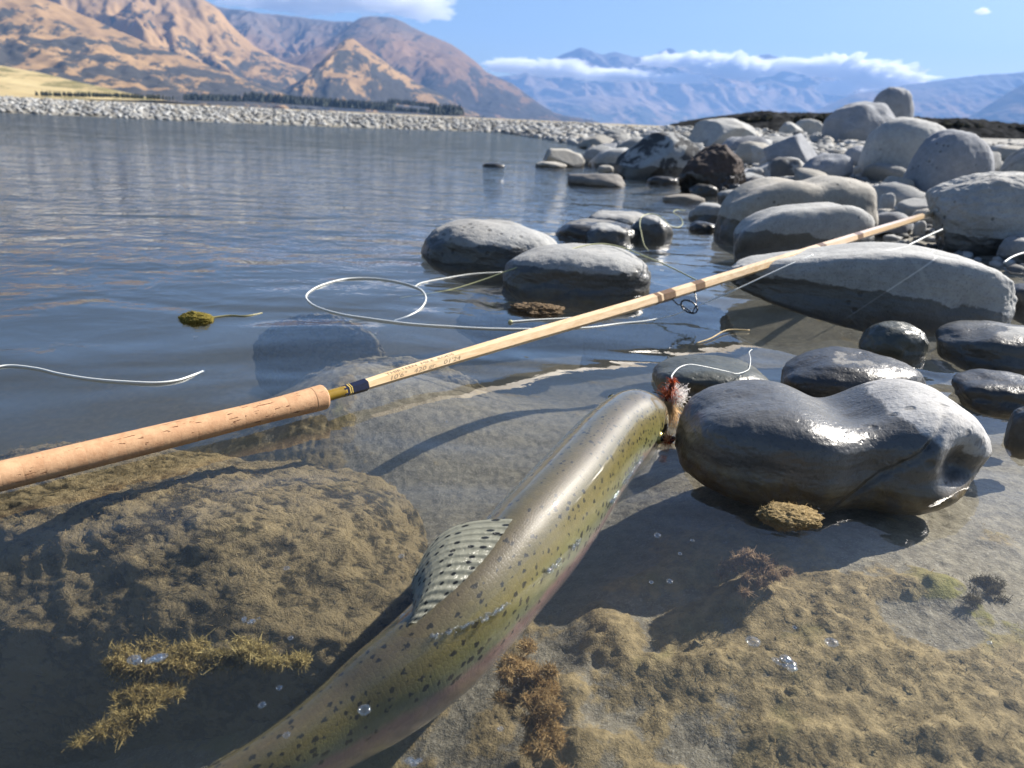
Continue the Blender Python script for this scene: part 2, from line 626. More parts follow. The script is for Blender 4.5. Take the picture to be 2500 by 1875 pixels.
# ------------------------------------------------------------------ hills
def mat_hill(name, tan, dark, scrub, scrub_amt, fscale, rock=(0.17, 0.15, 0.14), rock_z=(250, 500)):
    t = NT(name)
    P = t.pos()
    n1 = t.noise(P, fscale, 6, 0.65)
    n2 = t.noise(P, fscale * 6, 6, 0.7)
    n3 = t.noise(t.scale(P, (1.6, 0.6, 1.0)), fscale * 2.2, 7, 0.72, 0.5)
    z = t.zed(P)
    c = t.mix(t.ramp(n1, 0.32, 0.68), tan, dark)
    c = t.mix(t.math('MULTIPLY', t.ramp(n2, 0.35, 0.7), 0.45), c, t.mix(1.0, c, (0.62, 0.60, 0.58), 'MULTIPLY'))
    c = t.mix(t.ramp(t.math('ADD', z, t.math('MULTIPLY', t.math('SUBTRACT', n1, 0.5), 300.0)), rock_z[0], rock_z[1]), c, rock)
    lowm = t.math('SUBTRACT', 1.0, t.ramp(z, 30, 260))
    s = t.math('ADD', n3, t.math('MULTIPLY', lowm, 0.16))
    c = t.mix(t.ramp(s, scrub_amt, scrub_amt + 0.045), c, scrub)
    return t.surf(t.prin(Base_Color=c, Roughness=1.0, Specular_IOR_Level=0.05))


TAN, BRN, SCRUB = (0.34, 0.22, 0.105), (0.24, 0.155, 0.08), (0.050, 0.046, 0.038)
M_HILL = mat_hill('tussock_hill', TAN, BRN, SCRUB, 0.58, 0.0045)
M_HILL2 = mat_hill('brown_mountain_cloud_shade', (0.22, 0.14, 0.085), (0.14, 0.095, 0.065), (0.045, 0.042, 0.04), 0.56, 0.0030, rock=(0.12, 0.11, 0.105), rock_z=(230, 520))  # browns darkened: cloud shadow is put into the mountain colour
M_FAR = mat_hill('far_range_rock', (0.27, 0.19, 0.13), (0.15, 0.12, 0.10), (0.06, 0.06, 0.05), 0.60, 0.0010, rock=(0.10, 0.10, 0.11), rock_z=(500, 1100))
M_GRASS = mat_hill('pale_grass_fan', (0.44, 0.36, 0.19), (0.36, 0.28, 0.14), (0.16, 0.14, 0.06), 0.66, 0.012)


def hill(name, sil, Yr, Yf, mat, seed, label, nx=260, ny=110, spur=0.30, fx=1 / 260.0, back=0.5, power=0.85, z_foot=-3.0, skew=0.35, rough=0.05):
    """a ridge whose skyline passes through the given photo points at distance Yr, its face falling to Yf"""
    pts = np.array([at_y(px, py, Yr) for px, py in sil])
    X = np.linspace(pts[0, 0], pts[-1, 0], nx)
    prof = np.interp(X, pts[:, 0], pts[:, 2])
    k = np.ones(5) / 5
    prof = np.convolve(np.pad(prof, 2, mode='edge'), k, 'valid')
    prof = prof * (1 + 0.03 * fbm(xyz(X * fx * 3, 0.5), 4, seed + 3))
    Yb = Yr + (Yr - Yf) * back
    tf = np.linspace(0, 1, ny)
    tb = np.linspace(0, 1, ny // 4)[1:]
    Y = np.concatenate([Yf + (Yr - Yf) * tf, Yr + (Yb - Yr) * tb])
    XX, YY = np.meshgrid(X, Y, indexing='ij')
    T = np.where(YY <= Yr, (YY - Yf) / (Yr - Yf), 1 - (YY - Yr) / (Yb - Yr))
    T = np.clip(T, 0, 1)
    H = prof[:, None] - z_foot
    # spurs run down the face, bent sideways
    q = xyz(XX * fx + (YY - Yr) * fx * skew + 0.6 * fbm(xyz(XX * fx * 0.7, YY * fx * 0.7, 3.0), 3, seed + 7), YY * fx * 0.35, seed * 1.7)
    rg = ridged(q, 5, seed, 0.5)
    bell = np.clip(4 * T * (1 - T), 0, 1) ** 0.8
    Z = H * np.power(T, power) + H * spur * bell * (rg - 0.62) * 1.3
    Z += H.mean() * rough * bell * fbm(xyz(XX * fx * 7, YY * fx * 7, 1.0), 4, seed + 11)
    Z = z_foot + np.maximum(Z, 0) * sstep(-0.001, 0.04, T)
    me = new_mesh(name, np.stack([XX, YY, Z], -1).reshape(-1, 3), grid_faces(nx, len(Y))[:, ::-1])
    return structure(add_obj(name, me, mat), label)


hill('hill', [(-900, -420), (-500, -260), (-200, -130), (113, 0), (260, 62), (362, 107), (491, 152), (565, 181), (650, 212), (740, 250), (800, 268)],
     1900, 1000, M_HILL, 3, 'long tan tussock hillside with dark scrub falling to the valley floor', spur=0.20, fx=1 / 170., skew=0.9, power=0.9)
hill('hill', [(-200, -330), (150, -130), (300, -60), (420, -40), (500, 0), (540, 28), (565, 62), (622, 113), (690, 150), (752, 166), (820, 205), (900, 262)],
     2900, 1950, M_HILL, 11, 'steep tan hillside cut by shaded gullies behind the long slope', spur=0.42, fx=1 / 330., skew=0.5)
hill('mountain', [(300, -60), (480, -6), (530, 14), (565, 22), (620, 29), (678, 35), (740, 43), (790, 49), (860, 52), (900, 74), (960, 120), (1000, 200), (1040, 265)],
     4600, 3300, M_HILL2, 21, 'brown mountain wall coloured dark for cloud shadow, its crest in cloud', spur=0.35, fx=1 / 420.)
hill('mountain', [(690, 190), (760, 125), (820, 85), (870, 48), (887, 42), (925, 40), (960, 42), (1000, 65), (1045, 85), (1102, 107), (1158, 147), (1186, 175), (1250, 203), (1300, 240), (1350, 276), (1420, 292)],
     4000, 2900, M_HILL2, 29, 'brown mountain with a rounded summit under the cloud', spur=0.36, fx=1 / 430., skew=-0.35)
hill('hill', [(690, 262), (740, 225), (775, 180), (800, 150), (842, 96), (862, 94), (890, 115), (960, 165), (1020, 205), (1075, 228), (1125, 260), (1180, 284)],
     2500, 1900, M_HILL, 37, 'steep tan knoll standing in front of the rounded summit', spur=0.34, fx=1 / 210., skew=-0.4)
hill('grass_slope', [(-500, 90), (-200, 128), (0, 160), (100, 178), (200, 202), (270, 217), (330, 232), (400, 246)],
     700, 420, M_GRASS, 43, 'pale green grass slope at the foot of the tan hillside', spur=0.05, fx=1 / 120., nx=120, ny=50, rough=0.01)
hill('mountain', [(1905, 310), (1960, 285), (2080, 230), (2230, 205), (2340, 190), (2370, 186), (2440, 181), (2500, 175), (2700, 130), (2900, 90)],
     7400, 6100, M_HILL2, 53, 'blue hazy mountain flank rising on the far side of the valley', spur=0.22, fx=1 / 700., skew=0.2)
hill('mountain', [(2290, 330), (2370, 285), (2440, 240), (2500, 204), (2650, 110), (2800, 40)],
     5400, 4500, M_HILL2, 59, 'steep hazy mountain flank closing the right of the valley', spur=0.2, fx=1 / 600., skew=0.2)
hill('mountain', [(1180, 297), (1260, 262), (1310, 246), (1380, 240), (1450, 232), (1540, 240), (1600, 262), (1680, 285), (1800, 300)],
     8600, 7300, M_FAR, 67, 'low hazy brown spur at the foot of the far range', spur=0.3, fx=1 / 500.)
hill('mountain_range', [(900, 230), (1100, 215), (1180, 190), (1250, 185), (1300, 165), (1350, 142), (1385, 128), (1420, 116), (1450, 130), (1475, 134), (1500, 126), (1545, 140), (1590, 137), (1634, 116), (1662, 136),
                        (1720, 150), (1815, 141), (1877, 132), (1920, 145), (1960, 150), (2030, 190), (2060, 215), (2105, 203), (2150, 230), (2200, 250), (2235, 236), (2265, 238), (2320, 268), (2400, 275)],
     11800, 9300, M_FAR, 71, 'far jagged mountain range pale blue behind bands of cloud', nx=420, spur=0.34, fx=1 / 900., z_foot=-5.0)


# ------------------------------------------------------------------ clouds (beyond the haze, in front of and over the peaks)
def mat_cloud(dens):
    t = NT('cloud_vapour')
    vol = t.n('VolumePrincipled', Color=(0.995, 0.995, 1.0, 1), Density=dens, Anisotropy=0.3)
    t.t.links.new(vol.outputs[0], t.out.inputs['Volume'])
    return t.m


M_CLOUD, M_CLOUD_THIN = mat_cloud(0.020), mat_cloud(0.0048)


def cloud(px0, px1, py0, py1, Y, seed, label, depth=0.35, lump=0.55):
    a, b = at_y(px0, (py0 + py1) / 2, Y), at_y(px1, (py0 + py1) / 2, Y)
    top, bot = at_y((px0 + px1) / 2, py0, Y), at_y((px0 + px1) / 2, py1, Y)
    c = (a + b) / 2
    rx, rz = np.linalg.norm(b - a) / 2, (top[2] - bot[2]) / 2
    V, Fc = ico(6)
    V = V.copy()
    q = V * np.array([rx / rz * 0.55, 1.0, 1.0])
    n = np.abs(fbm(q * 1.5 + seed, 2, seed)) * 1.6 + np.abs(perlin(q * 4.2 + seed, seed + 2)) * 0.6 + np.abs(perlin(q * 9 + seed, seed + 3)) * 0.3
    rr = 0.72 + lump * n
    W = V * rr[:, None]
    W[:, 2] = np.where(W[:, 2] < 0, W[:, 2] * 0.6, W[:, 2])
    ang = math.atan2(b[2] - a[2], b[0] - a[0])
    RM = np.array(Matrix.Rotation(-ang, 3, 'Y')).T
    S = np.array([rx, max(rz * 1.3, rx * depth), rz])
    o = add_obj('cloud', new_mesh('cloud', (W * S) @ RM, Fc), M_CLOUD_THIN if px0 < 1150 else M_CLOUD, loc=tuple(c))
    o.location.z = top[2] * 0.5 + bot[2] * 0.5
    return tag(o, label, None, None, 'stuff')


CL = [(500, 760, -60, 40, 9600), (620, 900, -50, 58, 9700), (830, 1060, -50, 52, 9600), (960, 1110, -20, 68, 9700), (700, 1000, -90, 10, 9900),
      (1185, 1330, 140, 188, 9250), (1290, 1440, 146, 200, 9260), (1390, 1560, 165, 206, 9280), (1470, 1610, 168, 205, 9240), (1590, 1735, 178, 212, 9260),
      (1560, 1700, 130, 172, 9400), (1640, 1800, 128, 182, 9350), (1740, 1880, 138, 210, 9250), (1860, 2000, 140, 180, 9300), (1915, 1960, 184, 202, 9280),
      (1940, 2150, 134, 206, 9350), (2050, 2260, 156, 236, 9400), (1680, 1900, 142, 196, 9300), (1990, 2090, 195, 240, 9240), (2030, 2080, 212, 240, 9230), (2150, 2215, 226, 244, 9700),
      (2365, 2395, 186, 214, 9500), (2380, 2415, 20, 40, 9800), (1850, 1870, 208, 225, 9230), (1770, 1800, 204, 218, 9230)]
for i, (a, b, c, d, Y) in enumerate(CL):
    cloud(a, b, c, d, Y, 100 + i * 7, 'white cumulus cloud over the near brown mountain' if i < 5 else 'white cloud band hanging on the far blue range')


# ------------------------------------------------------------------ air
def mat_haze():
    t = NT('valley_haze')
    vol = t.n('VolumePrincipled', Color=(0.20, 0.39, 0.80, 1), Density=0.00011, Anisotropy=0.1)
    t.t.links.new(vol.outputs[0], t.out.inputs['Volume'])
    return t.m


haze = add_obj('haze', box_mesh('haze', -7800, 7800, -30, 9050, -8.0, 950.0), mat_haze())
tag(haze, 'thin blue valley haze', None, None, 'stuff')


# ------------------------------------------------------------------ shelter belts, terrace, far scrub
M_TREE = mat_plain('dark_conifer', (0.022, 0.030, 0.020), 0.9, 0.5, 0.4)
M_SCRUB = mat_plain('brown_scrub', (0.10, 0.075, 0.04), 0.9, 0.5, 0.5)


def conifers(name, spots, mat, label, cat):
    """each tree: three ragged whorled cones and a stem, joined into one far-off mass"""
    Vs, Fs = [], []
    n0 = 0
    for (x, y, z0, h, w) in spots:
        k = 7
        for lv, (za, zb, rw) in enumerate(((0.05, 0.6, 1.0), (0.3, 0.82, 0.75), (0.55, 1.0, 0.5))):
            base = n0
            for j in range(k):
                a = 2 * math.pi * j / k + random.random()
                rr = w * rw * random.uniform(0.6, 1.15)
                Vs.append((x + rr * math.cos(a), y + rr * math.sin(a), z0 + h * (za + random.uniform(-0.05, 0.05))))
            Vs.append((x + random.uniform(-.15, .15) * w, y, z0 + h * zb * random.uniform(0.92, 1.05)))
            Vs.append((x, y, z0 - 0.5))
            for j in range(k):
                Fs.append((base + j, base + (j + 1) % k, base + k))
                Fs.append((base + (j + 1) % k, base + j, base + k + 1))
            n0 += k + 2
    o = add_obj(name, new_mesh(name, Vs, Fs, False), mat)
    return tag(o, label, cat, None, 'stuff')


def belt(p0, p1, Y0, Y1, h, n, rows=3):
    out = []
    for i in range(n):
        f = i / (n - 1)
        Y = Y0 + (Y1 - Y0) * f
        px = p0[0] + (p1[0] - p0[0]) * f
        p = at_y(px, p0[1] + (p1[1] - p0[1]) * f, Y)
        for r_ in range(rows):
            out.append((p[0] + random.uniform(-3, 3), Y + r_ * 6 + random.uniform(-2, 2), p[2] - 0.4, h * random.uniform(0.8, 1.1), h * random.uniform(0.28, 0.42)))
    return out


conifers('shelterbelt', belt((455, 243), (580, 246), 820, 850, 7.0, 40), M_TREE, 'dark conifer shelterbelt at the foot of the scrubby hillside', 'trees')
conifers('shelterbelt', belt((605, 246), (960, 270), 830, 900, 9.5, 110) + belt((960, 270), (1065, 277), 900, 900, 5.5, 30), M_TREE,
         'long dark conifer shelterbelt across the valley floor', 'trees')
conifers('tree_clump', belt((950, 250), (1065, 262), 1000, 980, 6, 34) + belt((1055, 278), (1118, 280), 800, 820, 10.5, 18, 4), M_TREE,
         'dark clump of conifers at the end of the long shelterbelt', 'trees')
conifers('tree_row', belt((90, 229), (290, 233), 330, 340, 1.7, 60, 2) + belt((300, 234), (395, 238), 330, 340, 1.6, 26, 2), M_TREE,
         'row of small dark bushes below the pale grass slope', 'bushes')
conifers('far_scrub', belt((1195, 295), (1290, 298), 260, 260, 0.7, 60, 2), M_SCRUB, 'low brown scrub along the edge of the far flats', 'scrub')


# dark stony terrace behind the boulders
def terrace(px, Y, seed, label, dy):
    P = np.array([at_y(a, b, Y) for a, b in px])
    X = np.linspace(P[0, 0], P[-1, 0], 240)
    H = np.interp(X, P[:, 0], P[:, 2])
    H = H * (1 + 0.06 * fbm(xyz(X * 1.3, 0.2), 4, seed)) + 0.10 * np.maximum(0, fbm(xyz(X * 4, 0.9), 3, seed + 1))
    Yv = np.linspace(Y - dy, Y + dy * 2, 40)
    XX, YY = np.meshgrid(X, Yv, indexing='ij')
    T = np.where(YY <= Y, (YY - Y + dy) / dy, 1 - 0.25 * (YY - Y) / (2 * dy))
    Z = H[:, None] * np.clip(T, 0, 1) ** 0.6 + 0.06 * fbm(xyz(XX * 5, YY * 5), 3, seed + 4) * np.clip(T, 0, 1)
    Z[:, -1] = -0.1
    Z[:, 0] = -0.1
    me = new_mesh('gravel_terrace', np.stack([XX, YY, Z], -1).reshape(-1, 3), grid_faces(240, 40)[:, ::-1], False)
    return structure(add_obj('gravel_terrace', me, mat_plain('terrace_gravel', (0.030, 0.031, 0.032), 1.0, 0.8, 4.0, spec=0.0)), label)


terrace([(1680, 308), (1730, 292), (1780, 282), (1840, 276), (1870, 272), (1930, 276), (2060, 276), (2180, 282), (2310, 290), (2345, 288), (2400, 294), (2450, 300), (2560, 306)], 24.0, 5,
        'dark stony river terrace behind the pale boulders', 2.2)

sp_ = []
for i in range(260):
    px = random.uniform(1720, 2560)
    py = np.interp(px, [1680, 1780, 1870, 2060, 2310, 2450, 2560], [308, 284, 276, 278, 291, 301, 306]) + random.uniform(0, 10)
    q_ = at_y(px, py, 24.3 + random.uniform(-1.4, 0.6))
    h_ = random.uniform(0.08, 0.15)
    sp_.append((q_[0], q_[1], q_[2] - 0.12, h_, h_ * random.uniform(1.0, 1.8)))
conifers('terrace_scrub', sp_, mat_plain('dark_matagouri', (0.030, 0.031, 0.026), 1.0, 0.6, 3, spec=0.0), 'low dark scrub growing over the stony terrace', 'scrub')

# ================================================================== STONES
GREY, PALE, DARK, BROWN, SHADE_BLUE, GREEN, WARM = (0.30, 0.305, 0.305), (0.36, 0.365, 0.362), (0.19, 0.19, 0.19), (0.075, 0.058, 0.052), (0.26, 0.275, 0.305), (0.27, 0.29, 0.25), (0.35, 0.335, 0.305)  # the blue tint puts the cool cast of shade into the stone colour


def shape_dirs(k, seed, p=2.25, lump=0.16, cuts=0, cut_d=(0.62, 0.85), fine=0.012, extra=None, steep=0):
    V, Fc = ico(k)
    r = (np.abs(V) ** p).sum(1) ** (-1 / p)
    r = r * (1 + lump * fbm(V * 1.15 + seed * 3.1, 2, seed) * 1.3)
    if cuts:
        g = np.random.default_rng(seed)
        for c in range(cuts):
            n = g.normal(size=3)
            n /= np.linalg.norm(n)
            d = g.uniform(*cut_d)
            dn = V @ n
            lim = np.where(dn > 0.05, d / np.maximum(dn, 0.05), 9.0)
            # soft minimum keeps worn edges
            kk = 0.05
            hsm = np.clip(0.5 + 0.5 * (lim - r) / kk, 0, 1)
            r = lim * (1 - hsm) + r * hsm - kk * hsm * (1 - hsm)
    r = r * (1 + fine * fbm(V * 6 + seed, 4, seed + 5, 0.55) * 2)
    W = V * r[:, None]
    if steep:
        yz = np.hypot(W[:, 1], W[:, 2]) + 1e-9
        cc, sn = np.abs(W[:, 1]) / yz, np.abs(W[:, 2]) / yz
        fac = (cc ** steep + sn ** steep) ** (-1 / steep)
        W[:, 1:] *= fac[:, None]
    if extra is not None:
        W = extra(V, W)
    W = W / np.abs(W).max(0)
    return W, Fc


def rot(yaw=0, lean=0, pitch=0):
    return np.array(Matrix.Rotation(R(yaw), 3, 'Z') @ Matrix.Rotation(R(lean), 3, 'Y') @ Matrix.Rotation(R(pitch), 3, 'X'))


STONES = []


def stone(name, x0, x1, yt, yb, label, tint=GREY, depth=0.8, bury=0.25, yaw=0, lean=0, k=5, seed=1, p=2.35, lump=0.16, cuts=0, cut_d=(0.62, 0.85),
          wet=0.02, algae=None, blotch=0.0, zg=None, fine=0.012, extra=None, group=None, cat='stone', submerged=None, slope=0.0, steep=3.2, veins=0.0):
    """a stone fitted to its outline in the photo, standing on the ground or out of the water"""
    U, Fc = shape_dirs(k, seed, p, lump, cuts, cut_d, fine, extra, 0 if cuts else steep)
    M = rot(yaw, lean)
    U2 = U * np.array([1.0, 1.0, 1.0])
    zl = 0.0 if zg is None else zg
    base = at((x0 + x1) / 2, yb, zl)
    if zg is None:
        for _ in range(6):
            zl = max(0.0, float(ground_z(base[0], base[1], False)))
            base = at((x0 + x1) / 2, yb, zl)
    D = base[1]
    w = (x1 - x0) / FPX * D / 2
    h = (yb - yt) / FPX * D / 1.3
    cx, cyy = base[0], base[1] + w * depth * 0.8
    for it in range(14):
        S = np.array([w, w * depth, h])
        W = (U2 * S) @ M.T
        hz = W[:, 2].max()
        cz = zl + bury * hz
        Pw = W + np.array([cx, cyy, cz])
        vis = Pw[:, 2] >= zl - 1e-4
        q = proj(Pw[vis])
        X0, X1, Yt, Yb = q[:, 0].min(), q[:, 0].max(), q[:, 1].min(), q[:, 1].max()
        w *= ((x1 - x0) / (X1 - X0)) ** 0.7
        h *= (max(yb - yt, 3) / max(Yb - Yt, 3)) ** 0.7
        h = min(max(h, w * 0.12), w * 1.7)
        cx += ((x0 + x1) - (X0 + X1)) / 2 / FPX * D * 0.9
        tgt, cur = at((x0 + x1) / 2, yb, zl), at((x0 + x1) / 2, Yb, zl)
        if np.isfinite(tgt).all() and tgt[1] > 0:
            cyy += np.clip((tgt[1] - cur[1]) * 0.8, -0.3, 0.3)
        if zg is None:
            zl = max(0.0, float(ground_z(cx, cyy, False)))
    me = new_mesh(name, W, Fc)
    o = add_obj(name, me, STONE, loc=(cx, cyy, cz))
    o['tint'] = [float(v) for v in tint]
    o['wet_line'] = float(zl + wet)
    o['algae_line'] = float(-0.004 if algae is None else algae)
    o['blotch'] = float(blotch)
    o['wet_slope'] = float(slope)
    o['veins'] = float(veins)
    tag(o, label, cat, group)
    STONES.append((cx, cyy, w, w * depth, zl, o))
    return o


# --- the near heart-shaped stone: two lobes with a saddle and a hollow on its right lobe
def heart(V, W):
    W = W.copy()
    x, y, z = V[:, 0], V[:, 1], V[:, 2]
    saddle = np.exp(-(((x - 0.08) / 0.26) ** 2)) * sstep(-0.15, 0.6, z)
    W[:, 2] -= 0.42 * saddle * sstep(-0.9, 0.5, y + 0.6 * z)
    W[:, 2] += 0.22 * np.exp(-(((x - 0.62) / 0.34) ** 2)) * sstep(-0.1, 0.6, z)
    W[:, 1] += 0.26 * np.exp(-(((x - 0.15) / 0.22) ** 2)) * sstep(0.0, -0.8, y) * 0.9
    d = np.sqrt(((x - 0.70 + 0.15 * z) / 0.13) ** 2 + ((z - 0.12) / 0.30) ** 2)
    dent = np.exp(-d ** 2) * sstep(0.1, -0.5, y)
    W[:, 1] += 0.30 * dent
    W[:, 2] -= 0.10 * dent
    crease = np.exp(-(((x - 0.30 + 0.45 * (0.2 - z)) / 0.035) ** 2)) * sstep(0.0, -0.5, y)
    W[:, 1] += 0.05 * crease
    return W


stone('stone', 1648, 2422, 924, 1216, 'large wet heart-shaped grey stone with a hollow, right in front of the trout', (0.40, 0.40, 0.40), 0.62, 0.20, yaw=-4, lean=-2, k=7, seed=5, lump=0.07, extra=heart, wet=0.064, slope=0.30, algae=0.010, fine=0.008, p=2.4, steep=2.6)


def dumbbell(c, s, dp):
    def f(V, W):
        W = W.copy()
        g = np.exp(-(((V[:, 0] - c) / s) ** 2))
        W[:, 2] *= 1 - dp * g
        W[:, 1] *= 1 - dp * 0.5 * g
        return W
    return f


def wedge_left(V, W):
    W = W.copy()
    s = 0.50 + 0.50 * sstep(-1.0, 0.25, V[:, 0])
    W[:, 2] *= s
    return W


stone('boulder', 1772, 2484, 590, 792, 'long pale boulder with thin straight veins lying under the rod tip', PALE, 0.29, 0.50, yaw=-7, lean=2, k=7, seed=8, lump=0.07, wet=0.030, extra=wedge_left, p=2.6, slope=0.05, steep=6.5, veins=0.8)
stone('stone', 1906, 2264, 845, 985, 'dark wet peaked stone just behind the heart-shaped stone', DARK, 0.75, 0.15, yaw=8, k=6, seed=13, lump=0.12, wet=0.034, p=2.0)
stone('stone', 1592, 1880, 866, 975, 'greenish wet stone with the white leader lying across it', GREEN, 0.8, 0.1, k=6, seed=17, lump=0.1, wet=0.045, algae=0.014)
stone('stone', 2096, 2268, 783, 868, 'rounded shiny grey-green stone in the shade of the long boulder', GREEN, 0.8, 0.1, k=6, seed=19, wet=0.05, p=2.1)
stone('stone', 2282, 2640, 782, 905, 'smooth pale-topped stone at the edge of the mud', GREY, 0.8, 0.15, k=6, seed=23, wet=0.03, zg=0.0)
stone('stone', 2322, 2580, 900, 1000, 'small dark wet stone behind the right lobe of the heart-shaped stone', DARK, 0.8, 0.15, k=6, seed=29, wet=0.05, zg=0.0)
stone('stone', 1027, 1372, 534, 656, 'domed grey stone with a dark wet band standing alone in the water', GREY, 0.72, 0.18, yaw=-6, lean=3, k=7, seed=31, lump=0.12, wet=0.034, p=2.15, steep=2.3)
stone('stone', 1227, 1590, 593, 720, 'grey stone with the olive line drawn over its top', GREY, 0.68, 0.20, yaw=4, k=7, seed=37, lump=0.10, wet=0.036, p=2.5, algae=0.004)
# three-lobed group farther out
stone('stone', 1356, 1560, 533, 590, 'low dark wet stone at the river side of the clustered three', DARK, 0.8, 0.1, k=6, seed=41, wet=0.034)
stone('stone', 1430, 1600, 513, 566, 'flat pale-topped stone at the back of the clustered three', GREY, 0.7, 0.1, k=6, seed=43, wet=0.02)
stone('stone', 1535, 1644, 524, 588, 'stone with a curl of line hanging over it', GREY, 0.8, 0.15, k=6, seed=47, wet=0.04)
stone('stone', 1423, 1539, 543, 595, 'small round stone in front of the clustered three', GREY, 0.9, 0.15, k=6, seed=53, wet=0.03)
# big pale boulders mid right
stone('boulder', 1743, 2145, 428, 588, 'long two-lobed pale boulder with a waist', WARM, 0.36, 0.45, yaw=16, lean=-5, k=6, seed=59, lump=0.08, wet=0.045, extra=dumbbell(0.05, 0.2, 0.14), p=2.5, steep=4)
stone('boulder', 1790, 2136, 493, 655, 'pale rounded boulder with a ragged wet edge beside the rod', PALE, 0.38, 0.45, yaw=8, lean=-8, k=6, seed=61, lump=0.08, wet=0.06, p=2.5, steep=4.5)
stone('boulder', 2258, 2690, 418, 612, 'large boulder with a rough pitted flat top at the rod tip', PALE, 0.62, 0.45, yaw=-10, k=7, seed=67, lump=0.12, cuts=4, cut_d=(0.68, 0.9), wet=0.03, fine=0.03, zg=0.02)
stone('boulder', 2200, 2428, 315, 492, 'big smooth oval boulder in shade with a sunlit right rim', SHADE_BLUE, 0.8, 0.5, yaw=10, lean=14, k=6, seed=71, lump=0.07, wet=-0.05, steep=2.2)
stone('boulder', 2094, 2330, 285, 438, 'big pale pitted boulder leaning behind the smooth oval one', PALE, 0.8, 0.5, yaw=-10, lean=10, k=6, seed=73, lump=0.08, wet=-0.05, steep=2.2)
stone('boulder', 1990, 2160, 277, 374, 'broad low half of the tall double boulder', SHADE_BLUE, 0.9, 0.3, lean=-8, k=6, seed=79, wet=-0.05, steep=2.2)
stone('boulder', 2112, 2232, 247, 372, 'tall dome rising highest above the other boulders', SHADE_BLUE, 0.9, 0.35, k=6, seed=83, lump=0.08, wet=-0.05, steep=2.2)
stone('boulder', 2247, 2334, 277, 330, 'pale sunlit boulder peeping between the big boulders', PALE, 0.9, 0.35, k=5, seed=89, wet=-0.05, steep=2.2)
stone('stone', 2132, 2234, 429, 498, 'rounded stone half in sun at the foot of the pitted boulder', WARM, 0.85, 0.3, lean=10, k=6, seed=97, wet=-0.02, steep=2.2)
stone('stone', 2141, 2187, 467, 520, 'small upright pebble beside the two-lobed boulder', PALE, 0.9, 0.4, k=5, seed=101, wet=-0.02, steep=2.2)
stone('stone', 2182, 2278, 490, 526, 'flat slab-like stone beside the pitted-top boulder', PALE, 0.8, 0.3, k=5, seed=103, cuts=4, wet=-0.02)
stone('stone', 2134, 2230, 517, 562, 'flat pale stone the rod passes over', PALE, 0.8, 0.2, k=5, seed=107, wet=-0.02, cuts=3)
stone('stone', 2228, 2262, 536, 572, 'small pale cobble between the rod and the pitted-top boulder', PALE, 0.8, 0.3, k=4, seed=109, wet=-0.02)
stone('stone', 2432, 2580, 572, 640, 'pale stone behind the right end of the long boulder', GREY, 0.8, 0.2, k=5, seed=113, wet=0.0, zg=0.01)
stone('stone', 2440, 2600, 690, 760, 'dark wet stone tucked under the end of the long boulder', DARK, 0.8, 0.1, k=5, seed=114, wet=0.05, zg=0.0)
stone('boulder', 2423, 2600, 356, 440, 'pale boulder with grey bands at the right of the smooth oval one', GREY, 0.8, 0.3, k=5, seed=127, blotch=0.4, wet=-0.05, steep=2.2)
stone('boulder', 2370, 2600, 268, 345, 'brownish boulder sloping up behind the others', (0.21, 0.19, 0.17), 0.8, 0.3, lean=-14, k=5, seed=131, wet=-0.05, cuts=2)
stone('stone', 2425, 2510, 313, 352, 'small pale boulder below the brownish sloping one', PALE, 0.8, 0.3, k=5, seed=137, wet=-0.05)
stone('stone', 2416, 2466, 345, 366, 'flat sunlit stone wedged behind the smooth oval boulder', PALE, 0.8, 0.3, k=4, seed=139, wet=-0.05)
# angular group centre
stone('boulder', 1497, 1710, 322, 440, 'large angular boulder blotched with dark stains at the water edge', PALE, 0.7, 0.3, yaw=-12, lean=-8, k=6, seed=149, lump=0.10, cuts=7, cut_d=(0.6, 0.82), blotch=0.9, wet=0.05)
stone('boulder', 1656, 1824, 350, 474, 'dark brown angular rock with a jagged broken edge', BROWN, 0.7, 0.3, yaw=14, lean=-18, k=6, seed=151, lump=0.14, cuts=7, cut_d=(0.6, 0.85), wet=0.08, fine=0.05, p=2.8)
stone('boulder', 1676, 1852, 288, 372, 'tall faceted pale rock catching the sun behind the brown one', PALE, 0.8, 0.3, yaw=20, k=6, seed=157, cuts=8, cut_d=(0.58, 0.8), wet=-0.05)
stone('stone', 1700, 1766, 326, 372, 'small faceted stone behind the jagged brown rock', GREY, 0.8, 0.3, k=5, seed=163, cuts=6, wet=-0.05)
stone('stone', 1862, 2012, 325, 418, 'angular shaded boulder with one sunlit triangular facet', SHADE_BLUE, 0.8, 0.3, yaw=-20, k=5, seed=167, cuts=8, cut_d=(0.55, 0.8), wet=-0.05)
stone('stone', 1866, 1968, 383, 444, 'rounded stone blotched with black patches', PALE, 0.85, 0.3, k=5, seed=173, blotch=0.75, wet=-0.05)
stone('stone', 1945, 2084, 373, 446, 'triangular blue-grey shaded stone with a sunlit end', SHADE_BLUE, 0.7, 0.25, yaw=10, lean=-14, k=5, seed=179, cuts=5, wet=-0.05)
stone('stone', 1955, 2022, 366, 402, 'small round stone behind the triangular one', GREY, 0.8, 0.3, k=5, seed=181, wet=-0.05)
stone('stone', 1880, 1940, 296, 332, 'small upright pale stone below the dark terrace', PALE, 0.8, 0.3, k=5, seed=191, cuts=4, wet=-0.05)
stone('stone', 1925, 1996, 300, 338, 'pale stone sloping down beside the double boulder', PALE, 0.8, 0.3, lean=12, k=5, seed=193, wet=-0.05)
stone('stone', 1815, 1880, 352, 402, 'pale facet-sided stone between the brown rock and the triangular facet', PALE, 0.8, 0.3, k=5, seed=197, cuts=5, wet=-0.05)
